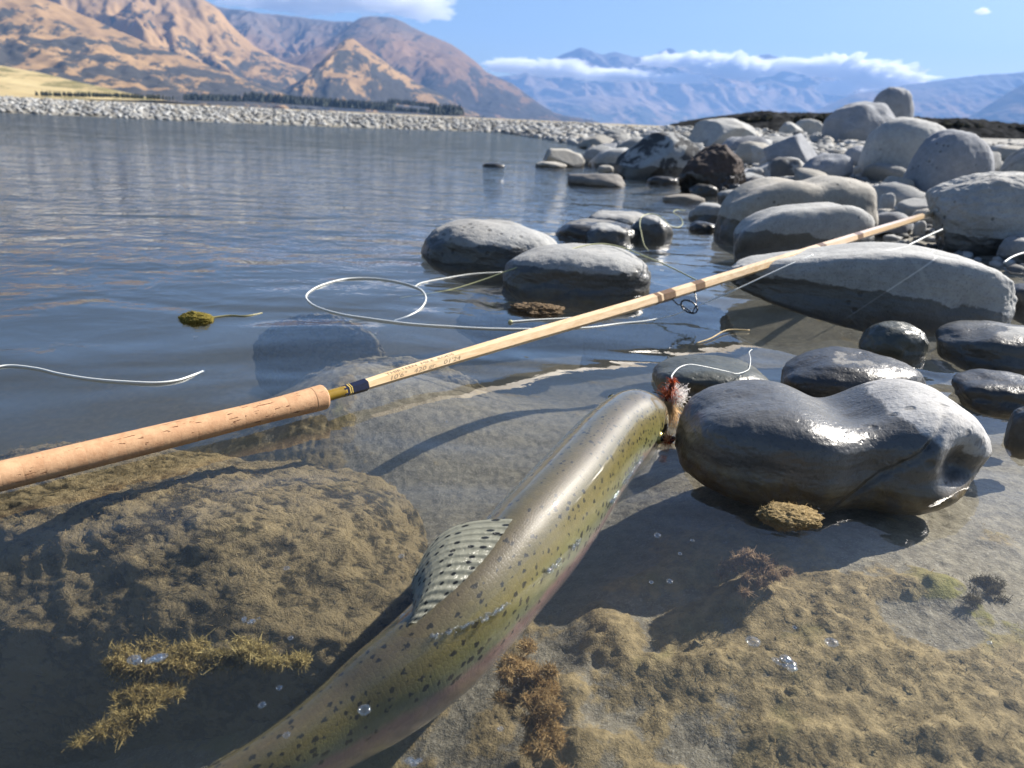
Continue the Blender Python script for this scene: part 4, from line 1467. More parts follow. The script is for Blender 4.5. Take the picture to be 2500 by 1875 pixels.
cr_ = 0.75 * np.exp(-(((FS - gill_s) / 0.0022) ** 2)) * latm + 0.85 * np.exp(-(((pm - jaw) / 0.07) ** 2)) * (1 - sstep(0.035, 0.055, FS))
vattr(fme, 'crease', np.concatenate([np.clip(cr_, 0, 1).ravel(), [0, 0]]))


def mat_trout():
    t = NT('trout_skin')
    A = t.attr('skin').outputs[1]
    sp = t.n('SeparateXYZ', Vector=A)
    s, v, p = sp.outputs[0], sp.outputs[1], sp.outputs[2]
    uv = t.n('CombineXYZ', X=s, Y=v, Z=0.0).outputs[0]
    wob = t.math('MULTIPLY', t.math('SUBTRACT', t.noise(uv, 60, 3), 0.5), 0.08)
    pp = t.math('ADD', p, wob)
    cr = t.t.nodes.new('ShaderNodeValToRGB')
    t.set(cr.inputs[0], pp)
    el = cr.color_ramp.elements
    stops = [(0.0, (0.088, 0.070, 0.040)), (0.14, (0.108, 0.090, 0.040)), (0.27, (0.145, 0.122, 0.042)), (0.38, (0.18, 0.172, 0.064)), (0.47, (0.22, 0.235, 0.14)), (0.54, (0.40, 0.25, 0.235)), (0.64, (0.44, 0.31, 0.29)), (0.80, (0.58, 0.53, 0.49)), (1.0, (0.62, 0.60, 0.56))]
    while len(el) < len(stops):
        el.new(0.5)
    for e, (q, c) in zip(el, stops):
        e.position = q * 0.80 if q < 0.8 else q
        e.color = (*c, 1)
    c = cr.outputs[0]
    mott = t.noise(uv, 130, 4, 0.65)
    c = t.mix(t.math('MULTIPLY', t.ramp(mott, 0.35, 0.7), 0.35), c, t.mix(1.0, c, (0.62, 0.66, 0.60), 'MULTIPLY'))
    # scales
    suv = t.n('Mapping', Vector=uv, Scale=(1.0, 1.25, 1.0)).outputs[0]
    sc = t.n('TexVoronoi', {'feature': 'DISTANCE_TO_EDGE', 'voronoi_dimensions': '2D'}, Vector=suv, Scale=430.0, Randomness=0.7).outputs[0]
    scol = t.n('TexVoronoi', {'feature': 'F1', 'voronoi_dimensions': '2D'}, Vector=suv, Scale=430.0, Randomness=0.7).outputs[1]
    sr = t.n('SeparateXYZ', Vector=scol).outputs[0]
    notback = t.ramp(s, 0.10, 0.13)
    c = t.mix(t.math('MULTIPLY', t.math('SUBTRACT', 1.0, t.ramp(sc, 0.0, 0.12)), t.math('MULTIPLY', notback, 0.16)), c, t.mix(1.0, c, (0.5, 0.5, 0.46), 'MULTIPLY'))
    c = t.mix(t.math('MULTIPLY', t.ramp(sr, 0.55, 1.0), 0.22), c, t.mix(1.0, c, (1.7, 1.7, 1.45), 'MULTIPLY'))
    # black spots, ragged, in two sizes
    d = t.n('TexNoise', Vector=uv, Scale=520.0, Detail=2.0).outputs[1]
    dv = t.n('VectorMath', {'operation': 'MULTIPLY_ADD'}, i0=d, i1=(0.0042, 0.0042, 0.0), i2=uv).outputs[0]
    V1 = t.n('TexVoronoi', {'feature': 'F1', 'voronoi_dimensions': '2D'}, Vector=dv, Scale=150.0, Randomness=1.0)
    r1 = t.n('SeparateXYZ', Vector=V1.outputs['Color'])
    keep = t.ramp(t.math('ADD', r1.outputs[0], t.math('MULTIPLY', t.math('ABSOLUTE', t.math('SUBTRACT', p, 0.30)), 1.1)), 0.80, 0.74)
    rad_ = t.math('ADD', 0.10, t.math('ADD', t.math('MULTIPLY', r1.outputs[1], 0.20), t.math('MULTIPLY', t.ramp(p, 0.14, 0.34), 0.06)))
    sp1 = t.math('MULTIPLY', t.ramp(t.math('SUBTRACT', rad_, V1.outputs['Distance']), 0.0, 0.05), keep)
    V2 = t.n('TexVoronoi', {'feature': 'F1', 'voronoi_dimensions': '2D'}, Vector=dv, Scale=240.0, Randomness=1.0)
    r2 = t.n('SeparateXYZ', Vector=V2.outputs['Color'])
    keep2 = t.math('MULTIPLY', t.ramp(r2.outputs[0], 0.62, 0.68), t.ramp(s, 0.20, 0.12))
    sp2 = t.math('MULTIPLY', t.ramp(t.math('SUBTRACT', 0.20, V2.outputs['Distance']), 0.0, 0.06), keep2)
    spots = t.math('MULTIPLY', t.math('MAXIMUM', sp1, sp2), t.ramp(p, 0.455, 0.41))
    c = t.mix(t.math('MULTIPLY', spots, 0.93), c, (0.012, 0.013, 0.010))
    c = t.mix(t.attr('crease').outputs[2], c, (0.03, 0.028, 0.02))
    h = t.math('ADD', t.math('MULTIPLY', t.ramp(sc, 0.0, 0.2), t.math('MULTIPLY', notback, 0.28)), t.math('MULTIPLY', t.noise(uv, 300, 3), 0.5))
    nrm = t.bump(h, 0.00035, 0.55)
    slow = t.bump(t.math('ADD', t.math('MULTIPLY', t.noise(uv, 36, 2), 1.0), t.math('MULTIPLY', t.ramp(sc, 0.0, 0.25), t.math('MULTIPLY', t.ramp(p, 0.10, 0.30), 0.10))), 0.0007, 0.5)
    pr = t.prin(Base_Color=c, Roughness=0.45, Metallic=0.0, Normal=nrm, Coat_Weight=1.0, Coat_Roughness=0.014, Specular_IOR_Level=0.35)
    t.set(pr.inputs['Coat Normal'], slow)
    return t.surf(pr)


M_TROUT = mat_trout()
trout = add_obj('rainbow_trout', None, loc=tuple(F_ORG))
tag(trout, 'spotted olive rainbow trout with pink flank lying half out of the water', 'fish')
add_obj('body', fme, M_TROUT, trout)


def mat_fin(name, col):
    t = NT(name)
    A = t.attr('finuv').outputs[1]
    sp = t.n('SeparateXYZ', Vector=A)
    rays = t.math('SINE', t.math('MULTIPLY', sp.outputs[0], 2 * math.pi * 13))
    br = t.math('SINE', t.math('MULTIPLY', t.math('ADD', sp.outputs[1], t.math('MULTIPLY', sp.outputs[0], 0.3)), 60.0))
    uv = t.n('Mapping', Vector=A, Scale=(11, 6, 1)).outputs[0]
    V1 = t.n('TexVoronoi', {'feature': 'F1', 'voronoi_dimensions': '2D'}, Vector=uv, Scale=1.0, Randomness=1.0)
    c = t.mix(t.ramp(rays, -0.6, 0.9), tuple(v * 0.88 for v in col), col)
    c = t.mix(t.ramp(t.math('SUBTRACT', 0.21, V1.outputs['Distance']), 0.0, 0.08), c, (0.02, 0.022, 0.02))
    nrm = t.bump(t.math('ADD', rays, t.math('ADD', t.math('MULTIPLY', br, 0.15), t.math('MULTIPLY', t.noise(A, 26, 3, 0.6), 2.2))), 0.0004, 0.8)
    pr = t.prin(Base_Color=c, Roughness=0.25, Normal=nrm, Coat_Weight=1.0, Coat_Roughness=0.08, Alpha=0.88)
    tl = t.n('BsdfTranslucent', Color=c)
    return t.surf(t.n('MixShader', i0=0.4, i1=pr, i2=tl))


M_FIN = mat_fin('spotted_fin', (0.36, 0.36, 0.28))


def fin_mesh(name, base, outer, nv=14, thick=0.0005, jag=0.0, curl=None):
    """membrane between a base line and an outer edge, two-sided with thin body"""
    nu = len(base)
    rows = []
    for j in range(nv):
        f = j / (nv - 1)
        r_ = base * (1 - f) + outer * f
        if curl is not None:
            r_ = r_ + curl * math.sin(f * math.pi)
        rows.append(r_)
    G = np.stack(rows, 1)                                # nu, nv, 3
    if jag:
        w = np.abs(np.sin(np.linspace(0, 13 * math.pi, nu)))
        dirv = (outer - base)
        G[:, -1] -= dirv * (jag * (1 - w))[:, None]
    gu = np.gradient(G, axis=0)
    gv = np.gradient(G, axis=1)
    N = np.cross(gu, gv)
    N /= np.linalg.norm(N, axis=-1, keepdims=True) + 1e-12
    tk = thick * (1.0 - 0.6 * np.linspace(0, 1, nv))[None, :, None]
    rr_ = (1 + 0.15 * np.sin(np.linspace(0, 26 * math.pi, nu)))[:, None, None]
    Va, Vb = G + N * tk * rr_, G - N * tk * rr_
    n_ = nu * nv
    V = np.vstack([Va.reshape(-1, 3), Vb.reshape(-1, 3)])
    Fa = [tuple(f) for f in grid_faces(nu, nv)]
    Fb = [tuple(i + n_ for i in f[::-1]) for f in Fa]
    rim = [i * nv for i in range(nu)] + [(nu - 1) * nv + j for j in range(1, nv)] + [i * nv + nv - 1 for i in range(nu - 2, -1, -1)] + [j for j in range(nv - 2, 0, -1)]
    Fr = [(rim[i], rim[(i + 1) % len(rim)], rim[(i + 1) % len(rim)] + n_, rim[i] + n_) for i in range(len(rim))]
    me = new_mesh(name, V, Fa + Fb + Fr)
    uu = np.repeat(np.linspace(0, 1, nu), nv)
    vv = np.tile(np.linspace(0, 1, nv), nu)
    a_ = me.attributes.new('finuv', 'FLOAT_VECTOR', 'POINT')
    a_.data.foreach_set('vector', np.tile(np.stack([uu, vv, uu * 0], 1), (2, 1)).astype(np.float32).ravel())
    return me


ridge = BODY[:, 0, :]
rq = proj(ridge)
iA = int(np.argmin(np.abs(rq[:, 1] - 1265)))
iB = int(np.argmin(np.abs(rq[:, 1] - 1520)))
ids = np.linspace(iA, iB, 110)
bs = np.stack([np.interp(ids, np.arange(NF), (BODY[:, 0, k])) for k in range(3)], 1)
Tb = np.stack([np.interp(ids, np.arange(NF), T_[:, k]) for k in range(3)], 1)
Sb = np.stack([np.interp(ids, np.arange(NF), Sr[:, k]) for k in range(3)], 1)
Ub = np.stack([np.interp(ids, np.arange(NF), Ur[:, k]) for k in range(3)], 1)
g_ = np.linspace(0, 1, 110)
fe = [(1012, 1400, .016), (1003, 1424, .012), (1007, 1462, .008), (1003, 1510, .004), (988, 1556, -.002)]
outer = catmull([at(*q) for q in fe], 110)
bs = bs - Ub * 0.0015
bulge = Ub * (0.003 * np.sin(np.pi * np.clip(g_ * 1.2, 0, 1)) + 0.002)[:, None] - Sb * (0.004 + 0.012 * (1 - g_) ** 1.3)[:, None]
add_obj('dorsal_fin', fin_mesh('dorsal_fin', bs - F_ORG, outer - F_ORG, nv=22, thick=0.00035, jag=0.07, curl=bulge), M_FIN, trout)
# tail fin and adipose fin, below the frame but part of the fish
ce = C_[-1]
fan = np.linspace(-1, 1, 60)[:, None]
tb0 = ce + Ur[-1] * fan * 0.016
tb1 = ce + Ur[-1] * fan * 0.062 - T_[-1] * (0.085 - 0.022 * (1 - fan ** 2))
add_obj('tail_fin', fin_mesh('tail_fin', tb0 - F_ORG, tb1 - F_ORG, jag=0.04), M_FIN, trout)
ia = int(NF * 0.90)
ab = np.stack([BODY[i, 0] - Ur[i] * 0.002 for i in range(ia, ia + 14)], 0)
ao = np.stack([BODY[i, 0] + Ur[i] * 0.014 - T_[i] * 0.016 for i in range(ia, ia + 14)], 0)
add_obj('adipose_fin', fin_mesh('adipose_fin', ab - F_ORG, ao - F_ORG), M_FIN, trout)
# paired fins held against the body under water
for sgn, j in ((1, int(NRG * 0.37)), (-1, NRG - int(NRG * 0.37))):
    ip = int(np.argmin(np.abs(fs - 0.125)))
    pb = np.stack([BODY[i, j] - sgn * Sr[i] * 0.002 for i in range(ip, ip + 14)], 0)
    po = np.stack([BODY[i, j] + sgn * Sr[i] * 0.001 - Ur[i] * 0.004 - T_[i] * (0.045 - 0.0012 * (i - ip)) for i in range(ip, ip + 14)], 0)
    add_obj('pectoral_fin', fin_mesh('pectoral_fin', pb - F_ORG, po - F_ORG), M_FIN, trout)

M_EYE = mat_plain('fish_eye', (0.02, 0.02, 0.018), 0.05, 0.1, 100)
M_IRIS = mat_plain('fish_iris', (0.45, 0.36, 0.12), 0.15, 0.3, 300, metal=0.5)
ie = int(np.argmin(np.abs(fs - 0.040)))
for j, sgn in ((int(NRG * 0.19), 1), (NRG - int(NRG * 0.19), -1)):
    pc = BODY[ie, j] - F_ORG
    nrm_ = (BODY[ie, j] - C_[ie])
    nrm_ /= np.linalg.norm(nrm_)
    Ve, Fe = ico(3)
    eye = add_obj('eye', new_mesh('eye', Ve * 0.0058 + (pc - nrm_ * 0.0022), Fe), M_IRIS, trout)
    add_obj('pupil', new_mesh('pupil', Ve * 0.0036 + (pc + nrm_ * 0.0006), Fe), M_EYE, eye)


# ================================================================== FLIES
def fibres(name, P0, P1, r, mat, parent, bend=0.15, seed=1):
    g = np.random.default_rng(seed)
    Vs, Fs = [], []
    for a, b in zip(P0, P1):
        L = np.linalg.norm(b - a)
        m = (a + b) / 2 + g.normal(size=3) * L * bend
        pts = np.array([a, a * .3 + m * .6 + b * .1, m * .5 + b * .5, b])
        V, Fc = tube_data(pts, np.array([r, r, r * 0.8, r * 0.35]), 3, False)
        n0 = len(Vs)
        Vs += list(V)
        Fs += [tuple(i + n0 for i in f) for f in Fc]
    return add_obj(name, new_mesh(name, Vs, Fs), mat, parent)


M_RED = mat_plain('rust_red_hackle', (0.62, 0.13, 0.03), 0.55, 0.5, 200)
M_TANF = mat_plain('tan_deer_hair', (0.72, 0.48, 0.24), 0.6, 0.4, 300)
M_WHITEF = mat_plain('pale_pink_wool', (0.95, 0.88, 0.84), 0.8, 0.1, 300)
M_DKRED = mat_plain('dark_red_dubbing', (0.06, 0.012, 0.010), 0.8, 0.5, 500, bump=0.0005)

FLY0 = at(1642, 1032, 0.0) + np.array([0, 0.004, 0])
fd = np.linalg.norm((FLY0 - np.array([0, 0, CAM_H])))
PXM = fd / FPX / 1.02                                      # metres per photo pixel at the fly


def fl(px, py, dep=0.0):
    """photo offset from the fly's foot, in its own upright plane"""
    return np.array([(px - 1642) * PXM, dep, -(py - 1032) * PXM * 1.05])


fly = add_obj('dry_fly', None, loc=tuple(FLY0))
tag(fly, 'bushy red, tan and white dry fly standing at the trout\'s mouth', 'fishing fly')
g9 = np.random.default_rng(9)
body_p = catmull([fl(1630, 930), fl(1632, 945), fl(1628, 965), fl(1624, 985)], 14)
V, Fc = tube_data(body_p, np.interp(np.linspace(0, 1, 14), [0, .3, .7, 1], [.0012, .0024, .0030, .0018]), 12)
V = np.array(V) + 0.0006 * np.stack([perlin(np.array(V) * 900 + k * 7, 4) for k in range(3)], 1)
add_obj('fly_body', new_mesh('fly_body', V, Fc), M_DKRED, fly)


def spray(name, origin, spread, dirs, ln, n, r, mat, seed, bend=0.15):
    g = np.random.default_rng(seed)
    P0 = origin + g.normal(size=(n, 3)) * spread
    d = dirs(g, n)
    P1 = P0 + d * (ln * g.uniform(0.6, 1.15, size=n))[:, None]
    return fibres(name, P0, P1, r, mat, fly, bend, seed)


def cone_dirs(axis, ang):
    axis = np.array(axis, dtype=float)
    axis /= np.linalg.norm(axis)

    def f(g, n):
        d = axis + g.normal(size=(n, 3)) * math.tan(ang) * 0.6
        return d / np.linalg.norm(d, axis=1)[:, None]
    return f


def disc_dirs(axis, tilt=0.2):
    axis = np.array(axis, dtype=float)
    axis /= np.linalg.norm(axis)

    def f(g, n):
        d = g.normal(size=(n, 3))
        d -= (d @ axis)[:, None] * axis * (1 - tilt)
        return d / np.linalg.norm(d, axis=1)[:, None]
    return f


spray('hackle', fl(1626, 968), 0.0012, disc_dirs((0.1, 0, 1), 0.5), 0.0105, 130, 0.00016, M_RED, 21)
spray('hackle', fl(1631, 940), 0.0009, cone_dirs((0, 0, 1), 0.9), 0.0065, 60, 0.00020, M_RED, 22)
spray('hackle', fl(1628, 952), 0.0014, cone_dirs((0.1, 0, -1), 0.6), 0.0130, 60, 0.00024, M_RED, 26)
spray('tail_hair', fl(1627, 982), 0.0014, cone_dirs((0.28, 0, -1.0), 0.42), 0.0235, 260, 0.00020, M_TANF, 23, 0.06)
spray('wing', fl(1643, 968, 0.001), 0.0028, cone_dirs((0.75, 0, 0.10), 1.15), 0.0075, 420, 0.00017, M_WHITEF, 24, 0.3)
legs = [(fl(1638, 962), fl(1664, 940)), (fl(1622, 985), fl(1612, 1014, -0.002)), (fl(1622, 975), fl(1588, 963, 0.001))]
for i_, (a_, b_) in enumerate(legs):
    V, Fc = tube_data(catmull([a_, (a_ + b_) / 2 + np.array([0, 0, .0008]), b_], 8), 0.00042, 6)
    add_obj('rubber_leg', new_mesh('rubber_leg', V, Fc), M_BLACK, fly)
hk = catmull([fl(1628, 945), fl(1624, 985), fl(1620, 1010), fl(1612, 1022), fl(1602, 1016), fl(1600, 1004)], 24)
V, Fc = tube_data(hk, 0.0005, 8)
add_obj('hook', new_mesh('hook', V, Fc), M_BLACK, fly)
V, Fc = tube_data(np.array([fl(1629, 930), fl(1631, 935), fl(1632, 940)]), [.0009, .0013, .0009], 8)
add_obj('head', new_mesh('head', V, Fc), M_RED, fly)
kn = FLY0 + fl(1631, 930)
TP = [kn] + [at(px, py, z) for px, py, z in ((1640, 918, .040), (1652, 902, .040), (1668, 893, .040), (1690, 890, .040), (1730, 897, .036), (1775, 907, .030), (1800, 912, .027), (1825, 904, .022), (1831, 892, .020), (1832, 874, .018), (1829, 860, .018), (1836, 853, .015))]
TPc = catmull(TP, 160)
rt = 0.00042 + 0.00030 * np.exp(-((np.linspace(0, 1, 160)) / 0.22) ** 2)
tag(tube('leader', TPc, rt, M_WLINE, None, 6), 'twisted white leader running from the dry fly over the greenish stone', 'fishing line')

FL2 = at(1632, 1082, 0.0)
fly2 = add_obj('sunken_fly', None, loc=tuple(FL2))
tag(fly2, 'small red fly with black hook awash against the heart-shaped stone', 'fishing fly')
px2 = np.linalg.norm(FL2 - np.array([0, 0, CAM_H])) / FPX
b2 = catmull([np.array([14 * px2, 0.004, .004]), np.array([4 * px2, 0.001, .002]), np.array([-6 * px2, 0, .001])], 10)
V, Fc = tube_data(b2, [.0012, .0020, .0026, .0028, .0030, .0030, .0028, .0024, .0018, .001], 10)
V = np.array(V) + 0.0006 * np.stack([perlin(np.array(V) * 900 + k * 7, 14) for k in range(3)], 1)
add_obj('fly_body', new_mesh('fly_body', V, Fc), M_DKRED, fly2)
h2 = catmull([np.array([0, 0, .002]), np.array([-18 * px2, -.001, .0025]), np.array([-32 * px2, -.003, .001]), np.array([-37 * px2, -.006, -.001])], 16)
V, Fc = tube_data(h2, 0.0005, 8)
add_obj('hook', new_mesh('hook', V, Fc), M_BLACK, fly2)
P0 = np.array([0, 0, .002]) + g9.normal(size=(90, 3)) * .0012
d9 = cone_dirs((-0.5, -0.3, 0.1), 1.0)(g9, 90)
fibres('hackle', P0, P0 + d9 * (0.009 * g9.uniform(.5, 1.1, 90))[:, None], 0.0002, M_RED, fly2, 0.2, 31)
P0 = np.array([-4 * px2, 0, .003]) + g9.normal(size=(90, 3)) * .0012
d9 = cone_dirs((-0.9, 0.2, 0.7), 0.8)(g9, 90)
fibres('wing', P0, P0 + d9 * (0.008 * g9.uniform(.5, 1.1, 90))[:, None], 0.00016, M_TANF, fly2, 0.25, 33)

# ================================================================== ALGAE, FOAM, SMALL THINGS
def mat_algae():
    t = NT('brown_algae')
    c = t.attr('hue').outputs[0]
    n = t.noise(t.pos(), 300, 3, 0.6)
    c = t.mix(t.ramp(n, 0.3, 0.7), t.mix(1.0, c, (0.7, 0.68, 0.62), 'MULTIPLY'), c)
    d = t.prin(Base_Color=c, Roughness=0.95, Specular_IOR_Level=0.1, Normal=t.bump(t.noise(t.pos(), 700, 4, 0.7), 0.0012, 0.8))
    tl = t.n('BsdfTranslucent', Color=c)
    return t.surf(t.n('MixShader', i0=0.35, i1=d, i2=tl))


M_ALGAE = mat_algae()
AL_A, AL_B, AL_C = np.array((0.40, 0.30, 0.15)), np.array((0.27, 0.19, 0.085)), np.array((0.30, 0.28, 0.10))


def ribbon_field(name, P, D, L, W, hue, parent=None):
    """tiny bent ribbons: each of three quads, all in one mass"""
    n = len(P)
    g = np.random.default_rng(n)
    side = np.cross(D, g.normal(size=(n, 3)))
    side /= np.linalg.norm(side, axis=1)[:, None] + 1e-9
    bend = g.normal(size=(n, 3)) * 0.9
    V = np.empty((n, 8, 3))
    for k in range(4):
        f = k / 3
        c = P + D * (L * f)[:, None] + bend * (L * f * f)[:, None]
        w = (W * (1 - 0.75 * f))[:, None]
        V[:, 2 * k] = c - side * w
        V[:, 2 * k + 1] = c + side * w
    base = (np.arange(n) * 8)[:, None, None]
    q = np.array([[0, 1, 3, 2], [2, 3, 5, 4], [4, 5, 7, 6]])[None]
    Fq = (base + q).reshape(-1, 4)
    if parent is None:
        V[:, :, 2] = np.minimum(V[:, :, 2], -0.0012)
    me = new_mesh(name, V.reshape(-1, 3), Fq)
    vcol(me, 'hue', np.repeat(hue, 8, axis=0))
    return add_obj(name, me, M_ALGAE, None if parent == 'local' else parent)


gz_i = None


def bed_at(x, y):
    """height of the built bed (nearest grid node)"""
    i = np.clip(np.searchsorted(gx, x), 0, len(gx) - 1)
    j = np.clip(np.searchsorted(gy, y), 0, len(gy) - 1)
    return gz[i, j]


ga = np.random.default_rng(77)
NA = 60000
ax = ga.uniform(-0.15, 0.75, NA)
ay = ga.uniform(0.17, 0.80, NA)
am = algae_mask(ax, ay)
cl = fbm(xyz(ax * 26, ay * 26, 5.0), 3, 91)
keepm = (am + cl * 0.7 > 0.42 + ga.uniform(-0.15, 0.25, NA)) & (np.abs(ax) < ay * 0.9 + 0.1)
fdist = np.min([np.hypot(ax - C_[i, 0], ay - C_[i, 1]) - B_[i] * 0.8 for i in range(10, NF, 12)], axis=0)
keepm &= fdist > ga.uniform(-0.004, 0.012, NA)
ax, ay, am, cl = ax[keepm], ay[keepm], am[keepm], cl[keepm]
az = bed_at(ax, ay)
D0 = ga.normal(size=(len(ax), 3)) * np.array([0.8, 0.8, 0.35]) + np.array([-0.35, -0.15, 0.55])
D0 /= np.linalg.norm(D0, axis=1)[:, None]
hue = AL_B + (AL_A - AL_B) * np.clip(0.5 + cl[:, None] * 1.2 + ga.normal(size=(len(ax), 1)) * 0.15, 0, 1)
gm = (fbm(xyz(ax * 9, ay * 9, 8.0), 2, 95) > 0.28)[:, None]
hue = np.where(gm, hue * 0.5 + AL_C * 0.5, hue)
lift = ga.uniform(0, 0.0015, len(ax))
o = ribbon_field('algae_fur', np.stack([ax, ay, az - 0.001 + lift], 1), D0, ga.uniform(0.0008, 0.0022, len(ax)), ga.uniform(0.00012, 0.0003, len(ax)), hue)
tag(o, 'cottony brown algae covering the shallow sand around the trout', 'algae', None, 'stuff')

# fur on the big sunken stone
sv = SUNK_LV
top = sv[(sv[:, 2] > sv[:, 2].max() - 0.065)]
pick = top[ga.integers(0, len(top), 26000)] + ga.normal(size=(26000, 3)) * 0.0012
tfm = fbm(pick * 38, 4, 307 + 9, 0.6)
pick = pick[tfm > -0.10]
tfm = tfm[tfm > -0.10]
D1 = ga.normal(size=(len(pick), 3)) * np.array([0.8, 0.8, 0.4]) + np.array([-0.3, -0.2, 0.5])
D1 /= np.linalg.norm(D1, axis=1)[:, None]
hue = AL_B * 0.9 + (AL_A - AL_B * 0.9) * np.clip(0.35 + tfm[:, None] * 1.6, 0, 1)
o = ribbon_field('algae_fur', pick - np.array(SUNK_L.location), D1, ga.uniform(0.0008, 0.0024, len(pick)), ga.uniform(0.00012, 0.0003, len(pick)), hue, SUNK_L)
o['kind'] = 'stuff'


def clump(name, px, py, z, sx, sy, sz, seed, label, hue, nf, cat='algae', fl_=0.006, k=6, rough=0.5, above=False):
    c = at(px, py, z)
    V, Fc = ico(k)
    r = 1 + rough * fbm(V * 1.7 + seed, 6, seed, 0.72)
    W = V * r[:, None] * np.array([sx, sy, sz])
    me = new_mesh(name, W, Fc)
    g = np.random.default_rng(seed)
    hv = 1.25 * np.array(hue)[None] * (1 + 0.5 * fbm(V * 5 + seed, 3, seed + 1))[:, None]
    vcol(me, 'hue', np.clip(hv, 0.01, 1))
    o = add_obj(name, me, M_ALGAE, loc=tuple(c))
    if nf:
        i = g.integers(0, len(W), nf)
        D = V[i] * 0.5 + g.normal(size=(nf, 3)) * 0.9
        D /= np.linalg.norm(D, axis=1)[:, None]
        n_ = nf
        L, Wd = g.uniform(0.3, 1.0, nf) * fl_ * 0.55, g.uniform(0.00012, 0.00030, nf)
        side = np.cross(D, g.normal(size=(n_, 3)))
        side /= np.linalg.norm(side, axis=1)[:, None] + 1e-9
        bend = g.normal(size=(n_, 3)) * 0.5
        VV = np.empty((n_, 6, 3))
        for q in range(3):
            f = q / 2
            cc = W[i] * 0.97 + D * (L * f)[:, None] + bend * (L * f * f)[:, None]
            w_ = (Wd * (1 - 0.7 * f))[:, None]
            VV[:, 2 * q] = cc - side * w_
            VV[:, 2 * q + 1] = cc + side * w_
        Fq = ((np.arange(n_) * 6)[:, None, None] + np.array([[0, 1, 3, 2], [2, 3, 5, 4]])[None]).reshape(-1, 4)
        m2 = new_mesh('strands', VV.reshape(-1, 3), Fq)
        vcol(m2, 'hue', np.repeat(np.clip(hv[i] * 1.1, 0, 1), 6, axis=0))
        s_ = add_obj('strands', m2, M_ALGAE, o)
        s_['kind'] = 'stuff'
    tag(o, label, cat)
    return o


clump('algae_clump', 480, 779, 0.001, 0.019, 0.013, 0.0085, 3, 'small olive-yellow algae clump breaking the calm water', (0.24, 0.20, 0.055), 1500, fl_=0.005)
line('algae_strand', [(515, 775, .001), (560, 770, .0008), (600, 771, .0006), (640, 764, .0)], 0.0009, mat_line('olive_strand', (0.22, 0.20, 0.08)), 'thin algae strand trailing from the floating clump', 'algae', 40)
clump('mud_clump', 1310, 757, 0.0, 0.034, 0.022, 0.0085, 7, 'crumbly brown mud clump before the line-draped stone', (0.20, 0.15, 0.10), 900, fl_=0.003, rough=0.8)
clump('algae_clump', 1925, 1262, -0.002, 0.021, 0.014, 0.007, 11, 'tan algae clump topped with bubbles at the foot of the heart-shaped stone', (0.34, 0.26, 0.14), 1400, fl_=0.004)
def tuft(px, py, z, sx, sy, sz, seed, label, hue, n):
    """a soft wad: billowed lobes down to millimetres, fuzzed with very short strands"""
    c = at(px, py, z)
    g = np.random.default_rng(seed)
    nk = 26
    knots = g.normal(size=(nk, 3)) * np.array([sx, sy, sz]) * 0.45
    ks = g.uniform(0.10, 0.30, size=nk)
    i = g.integers(0, nk, n)
    u = g.normal(size=(n, 3))
    u /= np.linalg.norm(u, axis=1)[:, None]
    P = knots[i] + u * (g.random((n, 1)) ** 0.5) * ks[i][:, None] * np.array([sx, sy, max(sz, sx * 0.5)])
    P[:, 2] = np.minimum(P[:, 2], -0.0035 - c[2])
    D = u * 0.3 + g.normal(size=(n, 3))
    D /= np.linalg.norm(D, axis=1)[:, None]
    hz = np.array(hue) * (0.8 + 0.4 * g.random((n, 1))) * (0.85 + 0.3 * g.random((nk, 1)))[i]
    o = ribbon_field('algae_tuft', P, D, g.uniform(0.0008, 0.0024, n), g.uniform(0.00022, 0.00050, n), np.clip(hz, 0, 1), 'local')
    o.location = tuple(c)
    return tag(o, label, 'algae')


OCH = (0.50, 0.36, 0.18)
tuft(1268, 1662, -0.030, 0.020, 0.018, 0.014, 13, 'fluffy ochre algae tuft against the belly of the trout', OCH, 12000)
tuft(1318, 1765, -0.038, 0.013, 0.020, 0.012, 17, 'hanging ochre algae strand below the tuft at the trout\'s belly', OCH, 9000)
tuft(1845, 1385, -0.026, 0.020, 0.013, 0.008, 23, 'pinkish cottony algae ball on the sand below the heart-shaped stone', (0.44, 0.32, 0.21), 8000)
tuft(2405, 1450, -0.034, 0.026, 0.016, 0.008, 47, 'dark algae clump lying on the sand right of the heart-shaped stone', (0.10, 0.085, 0.05), 9000)
tuft(345, 1720, -0.032, 0.020, 0.024, 0.006, 31, 'cloudy yellow algae cushion on the big sunken stone', (0.40, 0.32, 0.14), 7000)
tuft(590, 1600, -0.026, 0.032, 0.011, 0.006, 37, 'drifting yellow algae wisp between the sunken stone and the trout', (0.40, 0.33, 0.15), 7000)
tuft(385, 1615, -0.024, 0.032, 0.012, 0.006, 39, 'algae cushion holding a cluster of air bubbles', (0.40, 0.32, 0.14), 7000)


def mat_bubble():
    t = NT('bubble_film')
    gm_ = t.n('NewGeometry')
    cs = t.math('ABSOLUTE', t.n('VectorMath', {'operation': 'DOT_PRODUCT'}, i0=gm_.outputs['Normal'], i1=gm_.outputs['Incoming']).outputs['Value'])
    fr = t.math('ADD', 0.10, t.math('MULTIPLY', 0.90, t.math('POWER', t.math('SUBTRACT', 1.0, cs, clamp=True), 4.0)), clamp=True)
    tr = t.n('BsdfTransparent', Color=(0.97, 0.98, 0.98, 1))
    gl = t.n('BsdfGlossy', Color=(1, 1, 1, 1), Roughness=0.04)
    return t.surf(t.n('MixShader', i0=fr, i1=tr, i2=gl))


M_BUB = mat_bubble()
HV, HF = ico(3)


def dome(r):
    return HV * r * np.array([0.72, 0.72, 0.38])


